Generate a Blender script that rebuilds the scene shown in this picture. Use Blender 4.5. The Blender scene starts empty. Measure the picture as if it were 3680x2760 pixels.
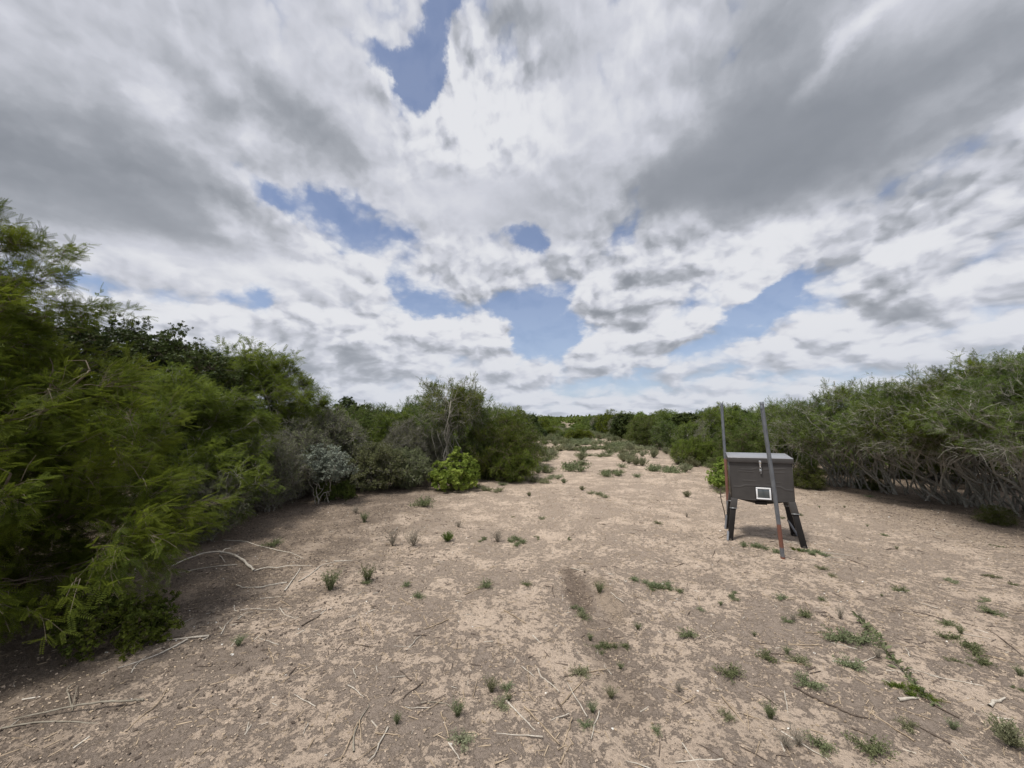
import bpy, math, numpy as np
from mathutils import Vector, Matrix
R = math.radians
S = bpy.context.scene
COL = S.collection

# ------------------------------------------------------------------ camera
CAMH = 1.6; FPX = 830.4; PITCH = math.atan((903 - 829.5) / FPX)   # photo measured at 2212 x 1659
cam = bpy.data.objects.new('camera', bpy.data.cameras.new('camera')); COL.objects.link(cam)
cam.data.sensor_width = 36; cam.data.lens = 36 * FPX / 2212
cam.data.clip_start = 0.05; cam.data.clip_end = 6000
cam.location = (0, 0, CAMH); cam.rotation_euler = (R(90) + PITCH, 0, 0)
S.camera = cam

def ray(x, y):
    dx = (x - 1106) / FPX; dy = (829.5 - y) / FPX
    return np.array([dx, math.cos(PITCH) - dy * math.sin(PITCH), math.sin(PITCH) + dy * math.cos(PITCH)])
def ground_at(x, y):
    r = ray(x, y); t = -CAMH / r[2]; return r[0] * t, r[1] * t
def at_depth(x, y, Y):
    r = ray(x, y); t = Y / r[1]; return np.array([r[0] * t, Y, CAMH + r[2] * t])

# ------------------------------------------------------------------ node helper
class NT:
    def __init__(s, tree): s.t = tree; s.n = tree.nodes; s.l = tree.links
    def node(s, typ, **kw):
        n = s.n.new(typ)
        for k, v in kw.items(): setattr(n, k, v)
        return n
    def put(s, sock, v):
        if v is None: return
        if isinstance(v, bpy.types.NodeSocket): s.l.new(v, sock)
        else: sock.default_value = v
    def math(s, op, a, b=None, c=None, clamp=False):
        n = s.node('ShaderNodeMath', operation=op, use_clamp=clamp)
        for i, v in enumerate((a, b, c)): s.put(n.inputs[i], v)
        return n.outputs[0]
    def vmath(s, op, a, b=None, scale=None):
        n = s.node('ShaderNodeVectorMath', operation=op)
        s.put(n.inputs[0], a); s.put(n.inputs[1], b)
        if scale is not None: s.put(n.inputs['Scale'], scale)
        return n.outputs[0]
    def noise(s, vec, scale, detail=4, rough=.5, dist=0, out=0, lac=2):
        n = s.node('ShaderNodeTexNoise'); s.put(n.inputs['Vector'], vec)
        n.inputs['Scale'].default_value = scale; n.inputs['Detail'].default_value = detail
        n.inputs['Roughness'].default_value = rough; n.inputs['Distortion'].default_value = dist
        n.inputs['Lacunarity'].default_value = lac
        return n.outputs[out]
    def mr(s, v, a, b, c=0, d=1, smooth=False):
        n = s.node('ShaderNodeMapRange', clamp=True)
        if smooth: n.interpolation_type = 'SMOOTHSTEP'
        s.put(n.inputs[0], v)
        for i, q in enumerate((a, b, c, d)): n.inputs[1 + i].default_value = q
        return n.outputs[0]
    def mix(s, f, a, b, typ='MIX'):
        n = s.node('ShaderNodeMix', data_type='RGBA', blend_type=typ)
        s.put(n.inputs[0], f); s.put(n.inputs[6], a); s.put(n.inputs[7], b)
        return n.outputs[2]

# ------------------------------------------------------------------ sun
SUN_EL, SUN_AZ = 66, 235          # azimuth clockwise from +Y (view direction)
se, sa = R(SUN_EL), R(SUN_AZ)
sdir = Vector((math.sin(sa) * math.cos(se), math.cos(sa) * math.cos(se), math.sin(se)))
sl = bpy.data.lights.new('sun', 'SUN'); sl.energy = 3.9; sl.angle = R(12); sl.color = (1, .955, .89)
so = bpy.data.objects.new('sun', sl); COL.objects.link(so)
so.rotation_euler = sdir.to_track_quat('Z', 'Y').to_euler()

S.view_settings.view_transform = 'Standard'; S.view_settings.look = 'None'
S.view_settings.exposure = 0; S.view_settings.gamma = 1

# ------------------------------------------------------------------ sky (world): clear sky under broken cloud
W = bpy.data.worlds.new('World'); S.world = W; W.use_nodes = True
W.cycles.sampling_method = 'MANUAL'; W.cycles.sample_map_resolution = 512
t = NT(W.node_tree); t.n.clear()
tc = t.node('ShaderNodeTexCoord').outputs['Generated']
sky = t.node('ShaderNodeTexSky', sky_type='NISHITA'); sky.sun_disc = False
sky.sun_elevation = se; sky.sun_rotation = sa; sky.air_density = 1.0; sky.dust_density = .6; sky.ozone_density = 1.5
sep = t.node('ShaderNodeSeparateXYZ'); t.put(sep.inputs[0], tc)
dx, dy, dz = sep.outputs
az = t.math('ARCTAN2', dx, dy); el = t.math('ARCSINE', dz)
cxyz = t.node('ShaderNodeCombineXYZ'); t.put(cxyz.inputs[0], az); t.put(cxyz.inputs[1], el)
ae = cxyz.outputs[0]
# cloud-deck coordinates: a flat layer seen in perspective
dzz = t.math('ADD', t.math('MAXIMUM', dz, 0), .20)
cp = t.node('ShaderNodeCombineXYZ'); t.put(cp.inputs[0], t.math('DIVIDE', dx, dzz)); t.put(cp.inputs[1], t.math('DIVIDE', dy, dzz))
deck = cp.outputs[0]
# towering-cloud coordinates: bearing and a little stretched elevation, finer toward the horizon
elz = t.math('POWER', t.math('MAXIMUM', el, .0005), .72)
up_ = t.node('ShaderNodeCombineXYZ'); t.put(up_.inputs[0], t.math('MULTIPLY', az, 1.0)); t.put(up_.inputs[1], t.math('MULTIPLY', elz, 1.55))
tow = up_.outputs[0]
warp = t.vmath('SUBTRACT', t.noise(tow, 2.6, 7, .62, out=1), (.5, .5, .5))
aew = t.vmath('ADD', ae, t.vmath('MULTIPLY', warp, (.42, .22, 0)))
wfine = t.vmath('SUBTRACT', t.noise(tow, 11, 5, .6, out=1), (.5, .5, .5))
tw_ = t.vmath('ADD', tow, t.vmath('SCALE', wfine, scale=.045))
tw_ = t.vmath('ADD', tw_, t.vmath('SCALE', warp, scale=.13))
def puffs(vec, scale, det=3.0):
    v = t.node('ShaderNodeTexVoronoi', feature='SMOOTH_F1', voronoi_dimensions='2D'); t.put(v.inputs['Vector'], vec)
    v.inputs['Scale'].default_value = scale; v.inputs['Detail'].default_value = det; v.inputs['Roughness'].default_value = .55
    v.inputs['Smoothness'].default_value = .35
    return v.outputs['Distance']

def azel(x, y):
    r = ray(x, y); r = r / np.linalg.norm(r); return math.atan2(r[0], r[1]), math.asin(r[2])
def blobs(lst, vec):
    acc = None
    for (x, y, rx, ry, rot, amp) in lst:
        a, e = azel(x, y); a2 = azel(x + rx, y)[0]; e2 = azel(x, y - ry)[1]
        m = t.node('ShaderNodeMapping', vector_type='TEXTURE')
        t.put(m.inputs['Vector'], vec)
        m.inputs['Location'].default_value = (a, e, 0); m.inputs['Rotation'].default_value = (0, 0, R(rot))
        m.inputs['Scale'].default_value = (abs(a2 - a) * 1.25, abs(e2 - e) * 1.25, 1)
        g = t.node('ShaderNodeTexGradient', gradient_type='QUADRATIC_SPHERE' if False else 'SPHERICAL'); t.put(g.inputs[0], m.outputs[0])
        # soft bell: 3g^2-2g^3
        q = t.mr(g.outputs[1], 0, 1, 0, 1, smooth=True)
        acc = t.math('MULTIPLY_ADD', q, amp, acc if acc is not None else 0.0)
    return acc
# openings (negative) and solid cloud (positive)
HOLES = [(930, 60, 200, 90, 50, -2.3), (850, 120, 110, 55, 0, -1.6), (1010, 10, 90, 60, 0, -1.3), (1090, 130, 70, 60, 0, -.5),
         (580, 415, 130, 45, -12, -1.7), (740, 436, 150, 42, 8, -1.5), (800, 505, 120, 50, 0, -.9), (1130, 520, 55, 40, 0, -1.7),
         (905, 650, 105, 55, -20, -1.7), (1165, 690, 125, 80, 0, -2.4), (1190, 760, 100, 60, 0, -1.8), (1060, 655, 60, 45, 0, -.8),
         (1590, 700, 210, 50, 25, -2.3), (1710, 605, 140, 40, 25, -1.8), (1480, 790, 150, 35, 0, -.7),
         (200, 640, 190, 50, 0, -1.5), (535, 650, 75, 55, 0, -1.4), (400, 655, 100, 40, 0, -.9), (1340, 500, 60, 70, 40, -.6),
         (1370, 830, 300, 35, 0, -.5), (1640, 810, 190, 35, 0, -.5), (2130, 690, 160, 30, 10, -.5), (660, 600, 70, 50, 0, -.6),
         (1045, 715, 85, 65, 30, 3.0), (1020, 130, 110, 90, 50, 1.1), (950, 730, 130, 60, 0, 1.4), (1340, 765, 190, 50, 8, 1.5),
         (1500, 530, 330, 110, 10, 1.0), (1950, 620, 300, 50, 18, 1.3), (1780, 735, 260, 50, 12, 1.3), (1310, 640, 130, 90, 0, 1.4),
         (1050, 330, 380, 260, 0, 1.3), (1400, 40, 350, 160, 0, 1.0), (2050, 450, 330, 130, 0, .9), (1700, 280, 700, 330, 0, 1.5), (220, 350, 560, 300, 0, 1.4), (450, 100, 500, 250, 0, 1.0),
         (600, 740, 480, 100, 0, 1.3), (480, 560, 330, 90, 0, 1.2), (1080, 585, 220, 50, 0, .6), (1050, 830, 200, 40, 0, .6)]
cov = blobs(HOLES, aew)
n1 = t.noise(deck, 1.1, 7, .45)
n1b = t.noise(tw_, 5.5, 6, .50)
pf = puffs(tw_, 7.0)
cov = t.math('MULTIPLY_ADD', t.math('SUBTRACT', n1, .5), 1.4, cov)
cov = t.math('MULTIPLY_ADD', t.math('SUBTRACT', n1b, .5), 1.5, cov)
cov = t.math('MULTIPLY_ADD', t.math('SUBTRACT', .42, pf), 1.5, cov)
cov = t.math('ADD', cov, 1.46)
alpha = t.mr(cov, -.45, .85, .10, 1, smooth=True)
thick = t.mr(cov, .2, 1.8, 0, 1, smooth=True)
# relief: the same noise sampled a little higher up, where the light comes from
upv = (.012, .034, 0)
rel = t.math('SUBTRACT', puffs(t.vmath('ADD', tw_, upv), 7.0), pf)
rel2 = t.math('SUBTRACT', n1b, t.noise(t.vmath('ADD', tw_, upv), 5.5, 6, .50))
rel3 = t.math('SUBTRACT', n1, t.noise(t.vmath('ADD', deck, (.07, -.10, 0)), 1.1, 7, .45))
SHADE = [(100, 400, 560, 210, 0, -.14), (1750, 300, 720, 260, 5, -.06), (1150, 330, 260, 200, 0, .08), (150, 430, 480, 150, 6, -.26), (350, 350, 260, 90, -18, -.14), (40, 260, 300, 160, 0, -.14), (430, 520, 200, 60, 10, -.12), (650, 240, 200, 85, -25, -.34), (470, 215, 130, 70, 0, -.13),
         (60, 60, 420, 120, 0, .08), (560, 150, 160, 90, 0, .10), (330, 200, 90, 70, 0, .20),
         (1130, 60, 90, 70, 0, -.22), (560, 290, 60, 60, 30, .08),
         (1650, 120, 300, 260, 40, -.26), (1700, 330, 620, 170, 4, -.36), (1420, 410, 230, 80, 25, -.28), (1950, 430, 460, 70, 5, -.30),
         (2120, 170, 260, 120, 15, -.22), (1840, 80, 260, 45, 32, .20), (2030, 215, 190, 60, 12, .24), (1380, 60, 220, 120, 60, .10), (1330, 200, 120, 120, 0, .04),
         (1000, 210, 170, 170, 20, .19), (940, 120, 90, 50, 0, .16), (1090, 300, 200, 140, 0, .14), (1010, 420, 170, 80, 0, .04), (990, 545, 190, 45, 0, .12),
         (1180, 420, 260, 110, -10, -.10), (1310, 675, 130, 40, 0, -.18), (1400, 600, 200, 50, 10, -.08), (1060, 580, 200, 40, 0, -.06),
         (560, 560, 380, 110, 0, .10), (300, 530, 220, 50, 0, .10), (700, 795, 360, 45, 0, -.18), (480, 480, 90, 40, 0, .12),
         (1045, 690, 80, 50, 0, .16), (1330, 735, 200, 40, 8, .18), (1340, 800, 200, 25, 5, -.14), (1620, 530, 260, 45, 12, .18), (1560, 655, 200, 35, 18, .20), (1900, 585, 330, 35, 16, .16),
         (1950, 650, 300, 35, 15, -.16), (1800, 705, 200, 28, 12, .18), (2150, 645, 140, 45, 0, .20), (1700, 800, 400, 40, 5, -.12), (900, 690, 120, 60, 0, .10), (700, 710, 250, 50, 0, .04), (1500, 560, 200, 40, 10, -.05)]
aew2 = t.vmath('ADD', ae, t.vmath('MULTIPLY', warp, (.26, .16, 0)))
sh = blobs(SHADE, aew2)
puffy = t.math('ADD', t.mr(el, .62, .30, .25, 1, smooth=True), blobs([(1000, 200, 220, 240, 0, 1.0), (1700, 350, 650, 220, 0, -.55), (150, 350, 500, 250, 0, -.45), (450, 560, 420, 130, 0, -.75), (1060, 480, 260, 120, 0, -.4)], aew2))
puffy = t.math('MULTIPLY', t.math('MAXIMUM', puffy, .12), t.mr(dy, -.2, .2, .3, 1))
rr = t.math('ADD', t.math('MULTIPLY', rel, .70), t.math('MULTIPLY', rel2, .42))
lum = t.math('MULTIPLY_ADD', rr, puffy, .655)
lum = t.math('MULTIPLY_ADD', rel3, .75, lum)
lum = t.math('MULTIPLY_ADD', t.math('SUBTRACT', n1, .5), -.45, lum)
lum = t.math('MULTIPLY_ADD', thick, -.06, lum)
lum = t.math('ADD', lum, sh)
lum = t.math('MULTIPLY_ADD', t.mr(el, .50, .12), .10, lum)
lum = t.math('MULTIPLY_ADD', t.math('SUBTRACT', t.noise(deck, 3.1, 5, .5), .5), .15, t.math('SMOOTH_MAX', lum, .27, .25)); lum = t.math('SMOOTH_MIN', lum, .80, .14)
ccol = t.node('ShaderNodeValToRGB'); t.put(ccol.inputs[0], lum)
cr = ccol.color_ramp; cr.elements[0].position = .2; cr.elements[0].color = (.215, .235, .270, 1)
cr.elements[1].position = .9; cr.elements[1].color = (.88, .885, .90, 1)
e = cr.elements.new(.45); e.color = (.40, .42, .465, 1)
e = cr.elements.new(.65); e.color = (.61, .625, .69, 1)
skyc = t.vmath('MULTIPLY', sky.outputs[0], (.100, .104, .118))
skyc = t.mix(.25, skyc, (.36, .42, .58, 1))
# low sky pales toward the horizon behind distant cloud
hz = t.mr(el, -.02, .22, .55, 0)
cloudc = t.mix(hz, ccol.outputs[0], (.56, .60, .69, 1))
skyp = t.mix(t.mr(el, 0, .35, .50, 0), skyc, (.52, .62, .78, 1))
fin = t.mix(alpha, skyp, cloudc)
fin10 = t.vmath('SCALE', fin, scale=10.0)
bg = t.node('ShaderNodeBackground'); bg.inputs['Strength'].default_value = .1; t.put(bg.inputs['Color'], fin10)
wo = t.node('ShaderNodeOutputWorld'); t.put(wo.inputs[0], bg.outputs[0])

# ------------------------------------------------------------------ materials
def mat(name):
    m = bpy.data.materials.new(name); m.use_nodes = True; q = NT(m.node_tree)
    b = m.node_tree.nodes['Principled BSDF']; return m, q, b
def leaf_mat(name, a, b_, trans=.35, rough=.5, spec=.3, clump=1.0):
    m, q, b = mat(name)
    oc = q.node('ShaderNodeTexCoord').outputs['Object']
    ri = q.node('ShaderNodeNewGeometry').outputs['Random Per Island']
    oi = q.node('ShaderNodeObjectInfo').outputs['Random']
    nz = q.noise(oc, 2.4 * clump, 4, .65)
    f = q.math('MULTIPLY_ADD', ri, .45, q.mr(nz, .36, .64, -.15, .70), clamp=True)
    c = q.mix(f, (*a, 1), (*b_, 1))
    hs = q.node('ShaderNodeHueSaturation'); q.put(hs.inputs['Color'], c)
    q.put(hs.inputs['Hue'], q.mr(oi, 0, 1, .485, .512)); q.put(hs.inputs['Value'], q.mr(oi, 0, 1, .8, 1.2)); q.put(hs.inputs['Saturation'], q.mr(oi, 0, 1, 1.03, .88))
    q.put(b.inputs['Base Color'], hs.outputs[0]); b.inputs['Roughness'].default_value = rough
    b.inputs['Specular IOR Level'].default_value = spec
    tr = q.node('ShaderNodeBsdfTranslucent'); q.put(tr.inputs[0], hs.outputs[0])
    mx = q.node('ShaderNodeMixShader'); mx.inputs[0].default_value = trans
    q.put(mx.inputs[1], b.outputs[0]); q.put(mx.inputs[2], tr.outputs[0])
    q.put(m.node_tree.nodes['Material Output'].inputs[0], mx.outputs[0])
    return m
def wood_mat(name, a, b_, scale=25, rough=.85):
    m, q, b = mat(name)
    oc = q.node('ShaderNodeTexCoord').outputs['Object']
    ri = q.node('ShaderNodeNewGeometry').outputs['Random Per Island']
    nz = q.noise(oc, scale, 5, .65)
    f = q.math('MULTIPLY_ADD', ri, .5, q.mr(nz, .35, .65, -.1, .6), clamp=True)
    q.put(b.inputs['Base Color'], q.mix(f, (*a, 1), (*b_, 1))); b.inputs['Roughness'].default_value = rough
    b.inputs['Specular IOR Level'].default_value = .2
    bp = q.node('ShaderNodeBump'); bp.inputs['Strength'].default_value = .5; bp.inputs['Distance'].default_value = .004
    q.put(bp.inputs['Height'], nz); q.put(b.inputs['Normal'], bp.outputs[0])
    return m
L_MESQ = leaf_mat('mesquite_leaf', (.054, .090, .014), (.205, .265, .034), .44, .6, .12)
L_MIDG = leaf_mat('shrub_leaf', (.052, .084, .016), (.150, .195, .034), .38, .6, .12)
L_DARK = leaf_mat('evergreen_leaf', (.028, .048, .012), (.085, .115, .024), .24, .5, .2)
L_OLIV = leaf_mat('olive_leaf', (.105, .125, .050), (.20, .22, .10), .25, .6, .12)
L_LIME = leaf_mat('lime_leaf', (.13, .21, .03), (.38, .49, .10), .40, .6, .15)
L_SILV = leaf_mat('silver_leaf', (.15, .18, .135), (.31, .345, .275), .15, .7)
L_WEED = leaf_mat('weed_leaf', (.12, .145, .068), (.24, .27, .14), .25, .7, .1, 6)
L_SAGE = leaf_mat('sage_leaf', (.17, .18, .10), (.30, .31, .18), .2, .8, .1, 4)
W_GREY = wood_mat('grey_bark', (.17, .158, .13), (.42, .40, .345))
W_OLD = wood_mat('old_grey_bark', (.13, .12, .10), (.36, .345, .30))
W_BROWN = wood_mat('brown_bark', (.09, .07, .05), (.24, .20, .15))
W_DEAD = wood_mat('dead_wood', (.27, .235, .19), (.62, .57, .49), 60)
W_DKST = wood_mat('dark_dead_wood', (.05, .038, .03), (.16, .125, .10), 40)
W_STRAW = wood_mat('straw_twig', (.18, .135, .09), (.48, .38, .27), 30)
W_DRY = wood_mat('dry_weed', (.17, .145, .11), (.34, .31, .25), 30)

# ------------------------------------------------------------------ mesh helpers
def mesh_obj(name, V, F, m, parent=None, smooth=True):
    V = np.asarray(V, np.float32).reshape(-1, 3); F = np.asarray(F, np.int32)
    me = bpy.data.meshes.new(name)
    k = F.shape[1]
    me.vertices.add(len(V)); me.vertices.foreach_set('co', V.ravel())
    me.loops.add(F.size); me.loops.foreach_set('vertex_index', F.ravel())
    me.polygons.add(len(F)); me.polygons.foreach_set('loop_start', np.arange(0, F.size, k, dtype=np.int32))
    if smooth: me.polygons.foreach_set('use_smooth', np.ones(len(F), bool))
    me.update(calc_edges=True)
    me.materials.append(m)
    o = bpy.data.objects.new(name, me); COL.objects.link(o)
    if parent is not None: o.parent = parent
    return o
def join(parts):
    vs, fs, n = [], [], 0
    for V, F in parts:
        if len(V) == 0: continue
        vs.append(V); fs.append(F + n); n += len(V)
    return np.concatenate(vs), np.concatenate(fs)
def nrm(a): return a / np.maximum(np.linalg.norm(a, axis=-1, keepdims=True), 1e-9)
def tubes(P, Rr, k=4):
    """P (B,n,3), Rr (B,n) -> quads"""
    B, n, _ = P.shape
    T = nrm(np.gradient(P, axis=1)); ref = np.array([.31, .22, .925])
    U = nrm(np.cross(T, ref)); V = np.cross(T, U)
    a = np.arange(k) * 2 * np.pi / k
    ring = U[:, :, None, :] * np.cos(a)[None, None, :, None] + V[:, :, None, :] * np.sin(a)[None, None, :, None]
    verts = (P[:, :, None, :] + ring * Rr[:, :, None, None]).reshape(-1, 3)
    i = (np.arange(B)[:, None, None] * n + np.arange(n - 1)[None, :, None]) * k
    j = np.arange(k)[None, None, :]; j2 = (j + 1) % k
    F = np.stack([i + j, i + j2, i + k + j2, i + k + j], -1).reshape(-1, 4)
    return verts, F
def stamp(TV, TF, pos, X, Z, sc):
    """copy a template (x forward, z up) onto frames"""
    X = nrm(X); Y = nrm(np.cross(Z, X)); Z2 = np.cross(X, Y)
    M = np.stack([X, Y, Z2], 1)                     # N,3,3 rows are axes
    V = np.einsum('mk,nkd->nmd', TV, M) * sc[:, None, None] + pos[:, None, :]
    N, m = len(pos), len(TV)
    F = (TF[None] + (np.arange(N) * m)[:, None, None]).reshape(-1, 4)
    return V.reshape(-1, 3), F
def tag(o, label=None, cat=None, group=None, kind=None):
    if label: o['label'] = label
    if cat: o['category'] = cat
    if group: o['group'] = group
    if kind: o['kind'] = kind
    return o
def empty(name, loc=(0, 0, 0), rz=0):
    o = bpy.data.objects.new(name, None); COL.objects.link(o); o.location = loc; o.rotation_euler = (0, 0, rz)
    o.empty_display_size = .1; return o

# ------------------------------------------------------------------ terrain
def gz(x, y):
    x = np.asarray(x, float); y = np.asarray(y, float)
    z = .014 * np.sin(1.3 * x + .7 * y + 1) + .010 * np.sin(2.9 * x - 1.7 * y) + .008 * np.sin(.6 * x + 3.1 * y + 2) + .006 * np.sin(5.1 * x + 4.3 * y)
    # wheel scar in the middle and the little bank beside it
    z = z - .045 * np.exp(-((x - .60) / .10) ** 2 - ((y - 3.85) / .42) ** 4) + .022 * np.exp(-((x - .83) / .10) ** 2 - ((y - 3.65) / .5) ** 2)
    z = z - .02 * np.exp(-((x - .55 - .05 * y) / .12) ** 2) * np.exp(-((y - 2.6) / 1.0) ** 2)
    return z
rg = np.random.default_rng(5)
def ground():
    ang = np.concatenate([np.linspace(-R(72), R(72), 620), np.linspace(R(72), R(288), 60)[1:-1]])
    rad = np.concatenate([[0.02], .45 * np.exp(np.arange(0, 470) * .0187)])
    A, Q = np.meshgrid(ang, rad); x = np.sin(A) * Q; y = np.cos(A) * Q
    z = gz(x, y) * np.exp(-Q / 60)
    fade = np.exp(-Q / 9)
    for i in range(14):
        th = rg.uniform(0, 6.28); f = rg.uniform(12, 45); z += .0011 * fade * np.sin(f * (x * math.cos(th) + y * math.sin(th)) + rg.uniform(0, 6) + 1.5 * np.sin(3 * x + i) + 1.5 * np.sin(4 * y - i))
    V = np.stack([x, y, z], -1).reshape(-1, 3); n = len(ang)
    i = np.arange(len(rad) - 1)[:, None] * n; j = np.arange(n)[None]; j2 = (j + 1) % n
    F = np.stack([i + j, i + n + j, i + n + j2, i + j2], -1).reshape(-1, 4)
    F = F[:, ::-1]
    m, q, b = mat('dry_sandy_soil')
    oc = q.node('ShaderNodeTexCoord').outputs['Object']
    wv = q.vmath('SCALE', q.vmath('SUBTRACT', q.noise(oc, 5, 4, .6, out=1), (.5, .5, .5)), scale=.16)
    ocw = q.vmath('ADD', oc, wv)
    nA = q.noise(ocw, 17, 11, .76)
    nB = q.noise(oc, .55, 4, .55)
    nC = q.noise(oc, 2.1, 5, .6)
    nF = q.noise(oc, 75, 5, .7)
    nG = q.noise(oc, 260, 2, .6)
    th = q.math('MULTIPLY_ADD', q.math('SUBTRACT', nB, .5), .30, nA)
    th = q.math('MULTIPLY_ADD', q.math('SUBTRACT', nC, .5), .50, th)
    th = q.math('MULTIPLY_ADD', q.math('SUBTRACT', nF, .5), .28, th)
    crust = q.mr(th, .45, .505, 0, 1)
    sp0 = q.node('ShaderNodeSeparateXYZ'); q.put(sp0.inputs[0], oc)
    crust = q.math('MAXIMUM', crust, q.mr(q.math('ADD', sp0.outputs[1], nC), 3.2, 6.5, 0, .38))
    sand = q.mix(q.mr(nC, .3, .7), (.53, .415, .315, 1), (.67, .54, .425, 1))
    dark = q.mix(q.mr(nF, .3, .7), (.265, .212, .172, 1), (.42, .342, .28, 1))
    c = q.mix(crust, dark, sand)
    # brown organic soil beyond the left edge of the clearing and damp earth in the wheel scar
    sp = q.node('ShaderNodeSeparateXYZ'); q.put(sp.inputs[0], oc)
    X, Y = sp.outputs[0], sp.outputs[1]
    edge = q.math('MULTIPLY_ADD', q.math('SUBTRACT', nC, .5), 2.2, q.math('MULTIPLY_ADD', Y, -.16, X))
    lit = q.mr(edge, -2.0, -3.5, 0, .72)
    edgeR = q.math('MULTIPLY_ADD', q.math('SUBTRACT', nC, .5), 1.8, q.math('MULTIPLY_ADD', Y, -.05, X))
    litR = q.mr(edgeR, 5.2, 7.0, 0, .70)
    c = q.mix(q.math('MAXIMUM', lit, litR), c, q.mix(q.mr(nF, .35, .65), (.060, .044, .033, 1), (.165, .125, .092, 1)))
    def gauss(cx, cy, sx, sy):
        a = q.math('DIVIDE', q.math('SUBTRACT', X, cx), sx); bb = q.math('DIVIDE', q.math('SUBTRACT', Y, cy), sy)
        r2 = q.math('ADD', q.math('MULTIPLY', a, a), q.math('POWER', q.math('ABSOLUTE', bb), 3.0))
        return q.math('MULTIPLY_ADD', q.math('SUBTRACT', nC, .5), 1.4, q.math('ADD', r2, q.math('MULTIPLY', q.math('SUBTRACT', nA, .5), 2.0)))
    scar = q.mr(gauss(.60, 3.85, .12, .55), .4, 1.5, .95, 0)
    scar2 = q.mr(gauss(.66, 2.75, .16, .55), .5, 1.4, .45, 0)
    bank = q.mr(gauss(.86, 3.6, .11, .5), .2, 1.4, .55, 0)
    c = q.mix(bank, c, (.43, .33, .235, 1))
    c = q.mix(q.math('MAXIMUM', scar, scar2), c, q.mix(nF, (.14, .105, .08, 1), (.28, .215, .165, 1)))
    # distant track greyer with fine herbage
    far = q.mr(Y, 14, 40, 0, .65)
    c = q.mix(far, c, (.215, .185, .125, 1))
    nM = q.noise(oc, 38, 6, .75)
    c = q.mix(q.mr(nM, .50, .60, 0, .55), c, q.mix(nG, (.20, .155, .12, 1), (.36, .29, .23, 1)))
    c = q.mix(q.mr(nG, .58, .68, 0, .5), c, (.66, .57, .46, 1))
    q.put(b.inputs['Base Color'], c); b.inputs['Roughness'].default_value = .95; b.inputs['Specular IOR Level'].default_value = .12
    hgt = q.math('MULTIPLY_ADD', crust, .45, q.math('MULTIPLY_ADD', nM, .8, q.math('MULTIPLY_ADD', nF, .65, q.math('MULTIPLY', nA, 1.3))))
    hgt = q.math('MULTIPLY_ADD', nG, .25, hgt)
    bp = q.node('ShaderNodeBump'); bp.inputs['Strength'].default_value = .9; bp.inputs['Distance'].default_value = .03
    q.put(bp.inputs['Height'], hgt); q.put(b.inputs['Normal'], bp.outputs[0])
    o = mesh_obj('ground', V, F, m); tag(o, kind='structure'); return o
ground()

# ------------------------------------------------------------------ shrub growth
def samp_env(rng, env, n, shell, seed, gap=.25, zmin=.06):
    out = []; vol = np.array([e[3] * e[4] * e[5] for e in env]); vol = vol / vol.sum()
    ph = rng.uniform(0, 6, (5, 4)); 
    while sum(map(len, out)) < n:
        k = rng.choice(len(env), n, p=vol); E = np.array(env)[k]
        d = nrm(rng.normal(size=(n, 3))); r = rng.uniform(0, 1, n) ** shell
        p = E[:, :3] + d * r[:, None] * E[:, 3:6]
        w = 0
        for i in range(4):
            w = w + np.sin(p @ (nrm(ph[i, :3] - 3) * (4.2 + i)) + ph[4, i])
        keep = (p[:, 2] > zmin) & (w / 4 > -1 + 2 * gap * rng.uniform(.5, 1.2, n) - .05)
        out.append(p[keep])
    return np.concatenate(out)[:n]
def bez(rng, A, T, D, n, wob):
    L = np.linalg.norm(T - A, axis=1)[:, None]
    C = A + D * L * .5
    s = np.linspace(0, 1, n)[None, :, None]
    P = (1 - s) ** 2 * A[:, None] + 2 * s * (1 - s) * C[:, None] + s * s * T[:, None]
    J = np.cumsum(rng.normal(size=(len(A), n, 3)), axis=1); J -= J[:, :1]
    J = J - s * J[:, -1:]
    return P + J * (wob * L[:, :, None])
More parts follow.
